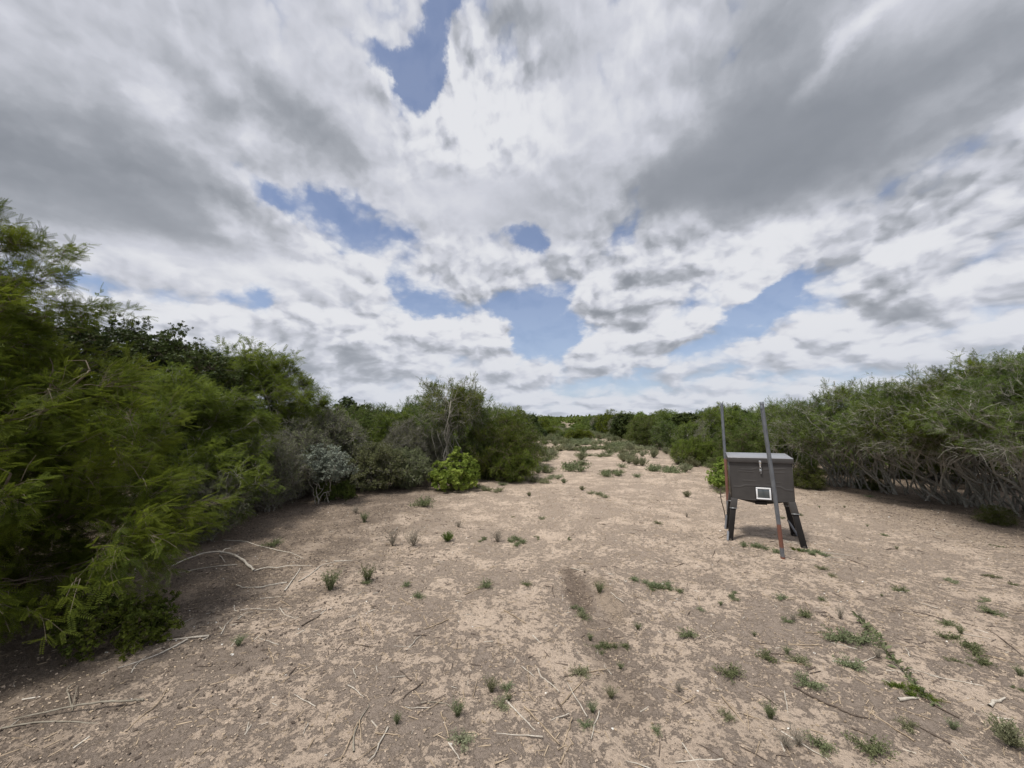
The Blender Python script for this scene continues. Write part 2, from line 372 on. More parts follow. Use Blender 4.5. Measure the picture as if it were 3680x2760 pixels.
def grow(rng, env, ns=8, n2=50, n3=380, tw=3, base=.18, r0=.022, arch=.8, wob=.035, tlen=(.09, .2), up=.3, gap=.25, shell2=.5, shell3=.42, k=(6, 5, 4), dirx=(0, 0, 0), zmin=.06):
    B = np.zeros((ns, 3)); a = rng.uniform(0, 6.28, ns); rr = base * np.sqrt(rng.uniform(0, 1, ns)); B[:, 0] = rr * np.cos(a); B[:, 1] = rr * np.sin(a); B[:, 2] = -.06
    T = samp_env(rng, env, ns, .25, 1, gap, zmin=.35)
    d = T - B; d[:, :2] *= (1 - arch * .7); d[:, 2] = np.abs(d[:, 2]) + .3
    P1 = bez(rng, B, T, nrm(d), 12, wob); s = np.linspace(0, 1, 12)
    rb = r0 * rng.uniform(.6, 1.15, ns); R1 = rb[:, None] * (1 - .72 * s)[None]
    nodes = P1[:, 3:].reshape(-1, 3); tang = nrm(np.gradient(P1, axis=1))[:, 3:].reshape(-1, 3); nr = R1[:, 3:].ravel()
    def attach(T, nodes, tang, nr, n, fr, mix):
        D2 = np.linalg.norm(T[:, None] - nodes[None], axis=2) + np.maximum(0, nodes[None, :, 2] - T[:, None, 2]) * .8 + rng.uniform(0, .18, (len(T), len(nodes)))
        i = D2.argmin(1); A = nodes[i]
        Dd = nrm(mix * tang[i] + (1 - mix) * nrm(T - A))
        P = bez(rng, A, T, Dd, n, wob); s = np.linspace(0, 1, n)
        r = np.maximum(nr[i] * fr, .0018)
        return P, r[:, None] * (1 - .65 * s)[None]
    T2 = samp_env(rng, env, n2, shell2, 2, gap, zmin)
    P2, R2 = attach(T2, nodes, tang, nr, 8, .62, .45)
    nodes = np.concatenate([nodes, P2[:, 2:].reshape(-1, 3)]); tang = np.concatenate([tang, nrm(np.gradient(P2, axis=1))[:, 2:].reshape(-1, 3)]); nr = np.concatenate([nr, R2[:, 2:].ravel()])
    T3 = samp_env(rng, env, n3, shell3, 3, gap, zmin)
    P3, R3 = attach(T3, nodes, tang, nr, 6, .5, .4)
    # twigs
    c = np.array(env[0][:3]); q = P3[:, 1:].reshape(-1, 3); tq = nrm(np.gradient(P3, axis=1))[:, 1:].reshape(-1, 3)
    q = np.repeat(q, tw, 0); tq = np.repeat(tq, tw, 0)
    q = q + rng.normal(size=q.shape) * .012
    D4 = nrm(tq * .6 + rng.normal(size=q.shape) * .55 + nrm(q - c) * .45 + np.array([0, 0, up]) + np.array(dirx))
    L4 = rng.uniform(*tlen, len(q))[:, None]
    P4 = np.stack([q, q + D4 * L4 * .5 + rng.normal(size=q.shape) * .008, q + D4 * L4 + np.array([0, 0, -.15]) * L4], 1)
    R4 = np.repeat(np.array([[.0022, .0016, .0008]]), len(q), 0)
    ok = P4[:, :, 2].min(1) > .02; P4 = P4[ok]; R4 = R4[ok]
    return (P1, R1), (P2, R2), (P3, R3), (P4, R4)
def wood_mesh(sk, k=(6, 5, 4, 3), thick=1.0, tip=1.0, keep4=1.0, rng=None):
    parts = []
    for i, (P, Rr) in enumerate(sk):
        if i == 3:
            n = int(len(P) * keep4)
            if n == 0: continue
            P, Rr = P[:n], Rr[:n] * tip
        parts.append(tubes(P, Rr * thick, k[i]))
    return join(parts)
# leaf templates (x forward)
def T_pinna(K, L=.10, ll=.017, lw=.0042, ang=62, two=False):
    V, F = [], []
    def one(rot):
        c, s_ = math.cos(rot), math.sin(rot)
        def add(pts):
            n = len(V)
            for p in pts: V.append((p[0] * c - p[1] * s_, p[0] * s_ + p[1] * c, p[2]))
            F.append((n, n + 1, n + 2, n + 3))
        add([(0, -.0009, 0), (L, -.0004, -.010), (L, .0004, -.010), (0, .0009, 0)])
        for i in range(K):
            x = L * (.14 + .86 * i / (K - 1)); z = -.010 * (x / L) ** 2; l = ll * (1 - .35 * abs(i / (K - 1) - .4))
            for sd in (-1, 1):
                a = R(ang); dx, dy = math.cos(a) * l, math.sin(a) * l * sd; w = lw / 2
                nx, ny = -math.sin(a) * w * sd, math.cos(a) * w
                add([(x, 0, z), (x + dx * .5 - nx, dy * .5 - ny, z + .002), (x + dx, dy, z), (x + dx * .5 + nx, dy * .5 + ny, z + .002)])
    if two: one(.38); one(-.38)
    else: one(0)
    return np.array(V), np.array(F)
def T_kite(L, w, wp=.55, droop=.12):
    return np.array([(0, 0, 0), (L * wp, -w / 2, .06 * L), (L, 0, -droop * L), (L * wp, w / 2, .06 * L)]), np.array([[0, 1, 2, 3]])
def T_rosette(n, L, w, spread=.9, wp=.6, rng=None):
    V, F = [], []
    for i in range(n):
        a = i * 2.4; el_ = .9 - spread * (i / n)
        b, f = T_kite(L * (.75 + .25 * ((i * 7) % 3) / 2), w, wp)
        ca, sa_ = math.cos(a), math.sin(a)
        # leaf forward tilted around x axis
        for p in b:
            x, y, z = p; r = x * math.sin(1.15 - .25 * el_); xx = x * math.cos(1.15 - .25 * el_) + z * .6 + i * .004
            yy = r; V.append((xx, yy * ca - y * sa_, yy * sa_ + y * ca))
        F.append(tuple(range(i * 4, i * 4 + 4)))
    return np.array(V), np.array(F)
def leaves(rng, sk, T, per=3, scale=(.8, 1.2), zmin=0, dens=None, tipbias=True, droop=0., side=.9, prune=1.0, lv3=True, dirx=(0, 0, 0)):
    P4 = sk[3][0]
    seg = P4; n = len(seg)
    idx = np.repeat(np.arange(n), per); u = rng.uniform(.25 if tipbias else 0, 1, len(idx))
    a, b_, c = seg[idx, 0], seg[idx, 1], seg[idx, 2]
    pos = np.where(u[:, None] < .5, a + (b_ - a) * (u * 2)[:, None], b_ + (c - b_) * (u * 2 - 1)[:, None])
    tg = nrm(c - a)
    keep = np.ones(len(pos), bool)
    if dens is not None: keep &= rng.uniform(0, 1, len(pos)) < dens(pos)
    pos, tg = pos[keep], tg[keep]
    X = nrm(tg * .7 + rng.normal(size=pos.shape) * side * .6 + np.array([0, 0, -droop]) + np.array(dirx))
    Z = nrm(np.array([0, 0, 1.0]) + rng.normal(size=pos.shape) * .45)
    return stamp(T[0], T[1], pos, X, Z, rng.uniform(*scale, len(pos)))

PROTO = {}
def shrub_proto(key, name, cat, seed, env, leafT, leafM, woodM, per=3, grow_kw={}, leaf_kw={}, wood_kw={}, extra=None, href=None):
    rng = np.random.default_rng(seed)
    sk = grow(rng, env, **grow_kw)
    root = empty(name)
    V, F = wood_mesh(sk, rng=rng, **wood_kw); mesh_obj('branches', V, F, woodM, root)
    if leafT is not None:
        V, F = leaves(rng, sk, leafT, per, **leaf_kw); zt = V[:, 2].max(); mesh_obj('foliage', V, F, leafM, root, smooth=False)
    if href: zt = href
    root['_h'] = float(zt)
    PROTO[key] = dict(root=root, h=float(zt), used=False, cat=cat)
    return root
def copy_tree(o, parent=None):
    c = o.copy(); COL.objects.link(c); c.parent = parent
    for ch in list(o.children): copy_tree(ch, c)
    return c
def place(key, x, y, h, rz=0, label=None, group=None, wide=1.0, cat=None):
    p = PROTO[key]
    o = p['root'] if not p['used'] else copy_tree(p['root'])
    p['used'] = True
    s = h / p['h']; o.scale = (s * wide, s * wide, s)
    o.location = (x, y, float(gz(x, y)) * math.exp(-math.hypot(x, y) / 60) - .01); o.rotation_euler = (0, 0, rz)
    if '_h' in o: del o['_h']
    tag(o, label, cat or p['cat'], group)
    return o

PIN_N = T_pinna(9, .085, .017, .0042, 60, two=True)
PIN_M = T_pinna(5, .10, .026, .011, 55)
PIN_F = T_kite(.11, .030, .5, .25)
ROS_N = T_rosette(6, .034, .020, .9)
ROS_M = T_rosette(5, .060, .034, .9)
SMALL = T_rosette(4, .026, .013)

def topdens(z0, z1, lo=.05):
    return lambda p: np.clip((p[:, 2] - z0) / (z1 - z0), lo, 1)

# --- near shrubs on the left, each grown for its place
shrub_proto('near_mesq', 'mesquite_shrub', 'shrub', 11,
    [(-.3, 0, 1.15, 1.35, 1.35, 1.05), (.25, -.1, .65, 1.25, 1.1, .62), (-.5, .2, 1.9, 1.0, 1.0, .95), (-.55, .2, 2.6, .6, .6, .55), (.05, -.35, .5, 1.35, 1.0, .42)],
    PIN_N, L_MESQ, W_BROWN, per=3, grow_kw=dict(ns=10, n2=80, n3=560, tw=3, r0=.026, tlen=(.10, .24), dirx=(.35, -.1, 0), gap=.40, wob=.03),
    leaf_kw=dict(scale=(.85, 1.35), droop=.15, side=.8, dirx=(.25, 0, 0)))
shrub_proto('near_mesq2', 'mesquite_shrub', 'shrub', 12,
    [(0, 0, 1.35, 1.35, 1.3, .95), (.5, -.5, .8, 1.1, 1.0, .6), (-.1, .1, 2.0, .95, .9, .55)],
    PIN_N, L_MESQ, W_GREY, per=3, grow_kw=dict(ns=11, n2=75, n3=430, tw=3, r0=.024, tlen=(.10, .24), dirx=(.3, -.1, 0), gap=.42, wob=.035),
    leaf_kw=dict(scale=(.9, 1.4), droop=.15, dirx=(.2, 0, 0)))
shrub_proto('near_dark', 'evergreen_shrub', 'shrub', 13,
    [(0, 0, 1.6, 1.25, 1.2, 1.1), (.2, 0, 2.3, .85, .8, .75)],
    ROS_N, L_DARK, W_BROWN, per=2, grow_kw=dict(ns=9, n2=80, n3=520, tw=3, r0=.028, tlen=(.06, .16), gap=.42, wob=.045),
    leaf_kw=dict(scale=(.8, 1.3)))
shrub_proto('low_dark', 'low_green_shrub', 'shrub', 14,
    [(0, 0, .28, .62, .55, .34), (-.5, .1, .35, .5, .45, .36), (.35, -.1, .2, .4, .35, .24)], ROS_N, L_MIDG, W_BROWN, per=2,
    grow_kw=dict(ns=11, n2=45, n3=170, tw=3, r0=.010, tlen=(.06, .16), gap=.42, base=.1), leaf_kw=dict(scale=(.8, 1.3)))
# --- middle distance kinds
for i in range(3):
    shrub_proto('mesq%d' % i, 'mesquite_shrub', 'shrub', 20 + i,
        [(0, 0, 1.25, 1.15, 1.15, .9), ((.3, -.3, .1)[i], 0, .65, 1.2, 1.15, .55), ((.3, -.25, .0)[i], .1, 1.9, .8, .8, .5)],
        PIN_M, L_MESQ if i != 1 else L_MIDG, W_GREY, per=3, grow_kw=dict(ns=9, n2=60, n3=300, tw=3, r0=.022, tlen=(.10, .22), gap=.30, wob=.04),
        leaf_kw=dict(scale=(.8, 1.3), droop=.1), wood_kw=dict(k=(5, 4, 3, 3)))
for i in range(2):
    shrub_proto('dense%d' % i, 'leafy_shrub', 'shrub', 30 + i,
        [(0, 0, .95, 1.25, 1.2, .98), (.2, .1, .5, 1.35, 1.25, .5), (0, 0, 1.5, .9, .9, .5)],
        PIN_M, L_MIDG, W_BROWN, per=3, grow_kw=dict(ns=9, n2=60, n3=340, tw=3, r0=.018, tlen=(.08, .18), gap=.14, wob=.04),
        leaf_kw=dict(scale=(.65, 1.0)), wood_kw=dict(k=(4, 4, 3, 3)))
for i in range(2):
    shrub_proto('dark%d' % i, 'evergreen_shrub', 'shrub', 40 + i,
        [(0, 0, 1.3, 1.15, 1.1, .95), ((.3, -.3)[i], 0, 1.8, .7, .7, .5)],
        ROS_M, L_DARK, W_BROWN, per=2, grow_kw=dict(ns=8, n2=50, n3=300, tw=2, r0=.022, tlen=(.06, .15), gap=.34, wob=.05),
        leaf_kw=dict(scale=(.8, 1.2)), wood_kw=dict(k=(5, 4, 3, 3)))
for i in range(2):   # grey twiggy, nearly leafless
    shrub_proto('bare%d' % i, 'bare_twiggy_shrub', 'shrub', 50 + i,
        [(0, 0, .95, 1.05, 1.0, .85), (0, 0, 1.4, .8, .8, .6)],
        SMALL, L_OLIV, W_OLD, per=1, grow_kw=dict(ns=16, n2=120, n3=700, tw=4, r0=.013, tlen=(.10, .24), gap=.12, wob=.05, up=.5, arch=.5, shell3=.6),
        leaf_kw=dict(scale=(.9, 1.5), dens=lambda p: np.full(len(p), .8)), wood_kw=dict(k=(5, 4, 3, 3), tip=1.5))
for i in range(3):   # leaning grey stems with a feathery canopy on top
    lx = (-1.0, -.75, -1.2)[i]
    shrub_proto('arch%d' % i, 'leaning_stem_shrub', 'shrub', 60 + i,
        [(lx, -.2, 1.75, 1.35, 1.2, .5), (lx * .3, .1, 1.9, 1.2, 1.1, .52), (lx * 1.3, -.3, 1.3, .9, .9, .45), (lx * .6, 0, 2.35, .8, .8, .35)],
        PIN_M, L_MESQ if i == 1 else L_MIDG, W_GREY, per=2, grow_kw=dict(ns=18, n2=110, n3=330, tw=3, r0=.026, arch=.15, base=.38, tlen=(.10, .22), gap=.3, wob=.032, shell2=.9, shell3=.6, zmin=.75),
        leaf_kw=dict(scale=(.8, 1.25), dens=topdens(1.0, 1.65, .05)), wood_kw=dict(k=(6, 5, 4, 3), tip=1.3))
shrub_proto('airy', 'airy_shrub', 'shrub', 74, [(0, 0, 1.9, 1.0, .9, .75), (.4, 0, 2.3, .75, .7, .45), (-.5, 0, 2.2, .6, .6, .55)],
    PIN_M, L_MESQ, W_GREY, per=2, grow_kw=dict(ns=12, n2=60, n3=190, tw=3, r0=.030, arch=.3, base=.3, tlen=(.10, .22), gap=.45, wob=.045, shell2=.6, shell3=.4, zmin=.9),
    leaf_kw=dict(scale=(.7, 1.1), dens=topdens(1.2, 2.2, .1)), wood_kw=dict(k=(6, 5, 4, 3), tip=1.3))
shrub_proto('olive', 'small_leaved_shrub', 'shrub', 70, [(0, 0, .55, .95, .8, .55), (.1, 0, .9, .6, .6, .35)],
    SMALL, L_OLIV, W_GREY, per=3, grow_kw=dict(ns=14, n2=70, n3=420, tw=3, r0=.010, tlen=(.07, .17), gap=.18, wob=.05, up=.5),
    leaf_kw=dict(scale=(.9, 1.5)), wood_kw=dict(k=(4, 4, 3, 3), tip=1.2))
shrub_proto('silver', 'silver_leaved_shrub', 'shrub', 71, [(-.05, 0, .85, .48, .42, .30), (.15, 0, .62, .5, .4, .2)],
    T_rosette(5, .026, .017), L_SILV, W_GREY, per=2, grow_kw=dict(ns=7, n2=40, n3=170, tw=3, r0=.014, tlen=(.03, .08), gap=.3, wob=.05, zmin=.45),
    leaf_kw=dict(scale=(.8, 1.2)))
shrub_proto('lime', 'bright_leaved_shrub', 'shrub', 72, [(0, 0, .40, .74, .60, .40), (.1, 0, .72, .42, .38, .2), (-.35, 0, .28, .35, .35, .24), (-.05, .1, .92, .22, .22, .18)],
    T_rosette(6, .060, .026, .9), L_LIME, W_BROWN, per=2, grow_kw=dict(ns=12, n2=50, n3=150, tw=2, r0=.010, tlen=(.05, .11), gap=.25, wob=.03, up=.6),
    leaf_kw=dict(scale=(.75, 1.2), side=.4))
shrub_proto('round', 'rounded_shrub', 'shrub', 73, [(0, 0, .42, 1.0, .8, .52), (.1, 0, .7, .7, .6, .34)],
    PIN_M, L_MESQ, W_BROWN, per=3, grow_kw=dict(ns=12, n2=60, n3=330, tw=3, r0=.010, tlen=(.07, .15), gap=.12, wob=.04, up=.4), leaf_kw=dict(scale=(.6, .95)))
# --- far kinds, coarse leaves
for i in range(3):
    shrub_proto('far%d' % i, ('mesquite_shrub', 'evergreen_shrub', 'leafy_shrub')[i], 'shrub', 80 + i,
        [(0, 0, 1.2, 1.3, 1.3, .95), ((.4, -.4, .1)[i], 0, .7, 1.4, 1.3, .65), ((.3, -.25, .1)[i], .1, 1.9, .8, .8, .5)],
        PIN_F if i != 1 else T_rosette(4, .085, .05), (L_MESQ, L_DARK, L_MIDG)[i], W_GREY, per=2, grow_kw=dict(ns=8, n2=50, n3=260, tw=3, r0=.024, tlen=(.12, .26), gap=.28, wob=.04),
        leaf_kw=dict(scale=(.9, 1.5)), wood_kw=dict(k=(4, 3, 3, 3), keep4=0))

# ------------------------------------------------------------------ placing the brush
def put(key, px, d, ytop, label, rz=None, wide=1.0, group=None, gx=None):
    """px: column of the thing's middle, d: distance ahead, ytop: row of its top"""
    top = at_depth(px, ytop, d); x = top[0]
    return place(key, x, d, max(top[2], .3), rz if rz is not None else (px * 7.13) % 6.28, label, group, wide)
# left side
place('near_mesq', -4.22, 3.12, 3.68, 0, 'largest feathery green shrub, nearest to the viewer at the left edge of the photo')
place('near_mesq2', -4.95, 5.7, 2.5, .2, 'feathery green shrub with grey limbs leaning out above the fallen branches')
place('low_dark', -2.85, 2.95, .44, 0, 'low dark leafy bush peeking out under the nearest feathery shrub on the left')
put('near_dark', 255, 6.6, 648, 'dark small-leaved shrub with ragged top against the sky, second from the left edge')
put('near_dark', 385, 6.9, 682, 'dark evergreen shrub with knobbly twigs, between the ragged dark one and the feathery crown', 2.2)
put('near_dark', 110, 6.6, 640, 'dark leafy shrub showing behind the nearest feathery shrub at the left edge', 4.0)
put('mesq0', 480, 8.0, 715, 'feathery crown standing above the dark shrubs on the left', .4)
put('near_mesq2', 560, 8.4, 745, 'open feathery crown with drooping sprays, just left of the grey leafless thicket', 1.2)
put('bare0', 645, 7.8, 893, 'tall grey leafless thicket left of the silver bush')
put('bare1', 585, 6.7, 930, 'grey twiggy shrub under the feathery crown, left of the leafless thicket')
put('bare1', 712, 8.8, 868, 'grey-green twiggy thicket directly behind the silver bush')
put('bare0', 455, 5.2, 990, 'low grey tangle of twigs at the foot of the feathery shrub by the fallen branches', .9, 1.0)
put('silver', 703, 7.35, 958, 'small silver-leaved bush on bare pinkish stems left of the olive mound', 0, 1.0)
put('olive', 800, 8.6, 950, 'olive-green fine-leaved mound right beside the silver bush', .5, 1.1)
put('olive', 880, 9.2, 960, 'greyish fine-leaved mound left of the bright lime-green bush', 2.2, 1.05)
put('low_dark', 735, 7.7, 1030, 'small dark tuft of a bush at the foot of the silver bush', 1.0, .8)
put('lime', 985, 8.75, 962, 'bright lime-green leafy bush on the bare sand at the left edge of the clearing', 0, 1.0)
put('dense1', 800, 11.2, 862, 'leafy green shrub behind the olive mound')
put('mesq0', 850, 11.0, 872, 'mid green shrub behind the greyish mound')
put('mesq2', 690, 10.6, 848, 'green feathery shrub behind the grey leafless thicket', 1.9)
put('mesq1', 905, 12.0, 845, 'green shrub with a level top left of the tall airy one')
put('airy', 975, 9.9, 803, 'tall airy shrub with pale grey limbs rising above the hedge left of the track', 2.6, .85)
put('arch2', 1050, 10.9, 832, 'airy green crown just right of the tallest shrub left of the track', .3, .9)
put('dense1', 1080, 10.3, 893, 'dense dark green rounded shrub behind the lime-green bush', .2, 1.0)
put('dense0', 1020, 10.3, 925, 'dense green shrub directly above the lime-green bush', 2.1, .9)
put('round', 1110, 9.9, 960, 'low dense green skirt of a shrub right of the lime-green bush', .2, .85)
put('mesq0', 1095, 13.4, 868, 'green shrub at the right shoulder of the left hedge', 1.4)
put('dense1', 1130, 13.0, 905, 'rounded green shrub where the left hedge meets the track', 4.0, .9)
put('bare0', 880, 10.0, 895, 'grey-green twiggy shrub between the olive mounds and the hedge behind', 3.0, .8)
put('bare1', 940, 10.2, 930, 'grey twiggy shrub behind the greyish fine-leaved mound', 3.6, .6)
# right side
put('lime', 1560, 8.9, 985, 'bright green leafy bush half hidden behind the feeder and the rear pole', 1.0, .9)
put('round', 1500, 13.6, 935, 'rounded green bush standing apart at the right edge of the track', .3, 1.0)
put('dense0', 1610, 10.6, 905, 'green shrub behind the two poles', 1.1, 1.0)
put('mesq0', 1580, 13.6, 872, 'feathery shrub behind the rear pole', 2.0)
put('mesq2', 1660, 11.2, 862, 'feathery green shrub rising behind the front pole', 3.3)
put('bare0', 1545, 15.0, 900, 'grey twiggy shrub behind the rounded bush right of the track', 1.1)
put('arch0', 1800, 9.3, 848, 'leaning shrub with grey stems just right of the feeder', 0)
put('arch1', 1905, 8.5, 822, 'shrub with long grey stems leaning left, second to the right of the feeder', -.2)
put('arch2', 2010, 7.7, 812, 'shrub of crossed grey stems third to the right of the feeder', .2)
put('arch0', 2120, 6.9, 785, 'shrub with bare arching stems fourth to the right of the feeder', -.3)
put('arch1', 2225, 6.3, 752, 'tall open shrub with airy twigs against the sky at the right edge', .15)
put('arch2', 2330, 5.7, 745, 'shrub with sweeping grey stems cut off by the right edge of the photo', 0)
put('dense0', 1745, 8.9, 1000, 'low dark green bush between the feeder and the leaning grey stems', 1, 1.1)
put('dense1', 1890, 8.8, 1015, 'low dark green bush under the leaning grey stems', 2, 1.2)
put('dense0', 2150, 6.0, 1095, 'low dark green bush at the foot of the right-hand brush near the photo edge', 3, 1.3)
put('dense1', 1800, 11.2, 880, 'dense green shrub behind the first leaning shrub', 1.0)
put('mesq1', 1900, 10.8, 835, 'green shrub behind the second leaning shrub', 2.0)
put('mesq2', 2010, 10.2, 825, 'green shrub with a feathery top behind the crossed stems', 2.0)
put('dense0', 2130, 9.6, 835, 'dense green shrub behind the fourth leaning shrub', .3)
put('dark1', 2080, 8.8, 790, 'dark-leaved shrub poking above the right-hand brush', 1.3)

rb = np.random.default_rng(77)
placed = []
def fill(side):
    n = 0
    y = 10.0
    while y < 75:
        sp = 2.1 * (1 + y / 55)
        x = 0.0
        e0 = .113 * y - 1.5 if side < 0 else .113 * y + 4.6 + (1.3 if y < 16 else 0)
        k = 0
        while True:
            x = e0 + side * (k * sp + 1.1) + rb.uniform(-.45, .45) * sp * .5
            yy = y + rb.uniform(-.5, .5) * sp * .6
            k += 1
            if abs(x) > 1.42 * yy or k > 14: break
            depth_in = k * sp
            if depth_in > 9 + y * .45 and yy < 60 and k > 6: break
            px = 1106 + FPX * x / yy
            if yy < 13 and (px < 1160 and px > 400 or px > 1560): continue
            placed.append((side, x, yy, k)); n += 1
        y += sp * .85
fill(-1); fill(1)
NM = {('mesq', -1): 'feathery green shrub in the brush left of the track', ('mesq', 1): 'feathery green shrub in the brush right of the track',
      ('dark', -1): 'dark evergreen shrub in the brush left of the track', ('dark', 1): 'dark evergreen shrub in the brush right of the track',
      ('dense', -1): 'dense leafy shrub in the brush left of the track', ('dense', 1): 'dense leafy shrub in the brush right of the track',
      ('bare', -1): 'grey twiggy shrub in the brush left of the track', ('bare', 1): 'grey twiggy shrub in the brush right of the track'}
for side, x, y, k in placed:
    u = rb.uniform()
    fam = 'mesq' if u < .36 else 'dense' if u < .68 else 'dark' if u < .82 else 'bare'
    if y > 26:
        key = {'mesq': 'far0', 'dark': 'far1', 'dense': 'far2', 'bare': 'bare0'}[fam]
    else:
        key = fam + str(rb.integers(0, 3 if fam == 'mesq' else 2))
    h = (2.15 if side < 0 else 2.1 + .35 * min(1, max(0, (y - 16) / 15))) * rb.uniform(.82, 1.12) + (.0 if k > 1 else -.35)
    if fam == 'bare': h *= .85
    if rb.uniform() < .12 and y > 18: h *= 1.2
    sd = 'left' if side < 0 else 'right'
    place(key, x, y, h, rb.uniform(0, 6.28), NM[(fam, side)] + (', farther along it' if y > 26 else ''),
          '%s shrubs of the brush %s of the track%s' % (fam if fam != 'mesq' else 'feathery', sd, ' farther off' if y > 26 else ''), rb.uniform(.95, 1.2), 'shrub')
for px, d, yt, w_ in ((1838, 9.0, 806, .8), (2075, 7.4, 772, .8), (2190, 6.7, 738, .85), (1690, 10.4, 850, .8)):
    put('airy', px, d, yt, {1838: 'open airy crown poking out above the second leaning shrub', 2075: 'open airy crown with bare twig tips above the crossed stems', 2190: 'tallest open crown of bare twigs near the right edge', 1690: 'thin airy crown right behind the top of the front pole'}[px], None, w_)
for i in range(16):
    yy = 27 + i * 2.6; xx = .113 * yy + rb.uniform(-.8, 4.6)
    place(('round', 'far2', 'far0')[i % 3], xx, yy, rb.uniform(.6, 1.15), rb.uniform(0, 6), 'low green shrub growing in the far part of the track', 'low shrubs in the far track', 1.5, 'shrub')
# distant brush to the horizon: one mass
def far_brush():
    rng = np.random.default_rng(9); V0, F0 = [], []
    y = 75.0; P = []
    while y < 600:
        sp = 3.0 + y / 25; 
        for side in (-1, 1):
            e0 = .113 * y + (-2.0 if side < 0 else 5.5)
            for k in range(int((1.45 * y) / sp)):
                x = e0 + side * (k * sp + 1.2) + rng.uniform(-1, 1) * sp * .4
                if abs(x) < 1.45 * y and (k < 16 + y / 5): P.append((x, y + rng.uniform(-1, 1) * sp * .5))
        y += sp * (1.0 if y < 160 else 2.0)
    P = np.array(P); n = len(P)
    m = 90; cen = np.repeat(P, m, 0); sc = np.repeat(rng.uniform(.7, 1.15, n), m)
    d = nrm(rng.normal(size=(n * m, 3))); wid = np.repeat(1.6 + P[:, 1] / 70, m)
    r = rng.uniform(.5, 1, n * m)
    pos = np.stack([cen[:, 0] + d[:, 0] * wid * r, cen[:, 1] + d[:, 1] * wid * r, (1.05 + d[:, 2] * 1.05 * r) * sc], 1)
    X = rng.normal(size=pos.shape); Z = rng.normal(size=pos.shape)
    TV, TF = T_kite(.5, .3, .5, .1)
    V, F = stamp(TV, TF, pos, X, Z, rng.uniform(.6, 1.4, len(pos)) * (1 + cen[:, 1] / 200)); V[:, 2] = np.maximum(V[:, 2], 0)
    o = mesh_obj('distant_brush', V, F, L_MIDG, smooth=False)
    tag(o, 'low green brush running off to the horizon', 'brush', kind='stuff')
far_brush()
# branches for airy sky-reaching sprays are part of the shrubs above

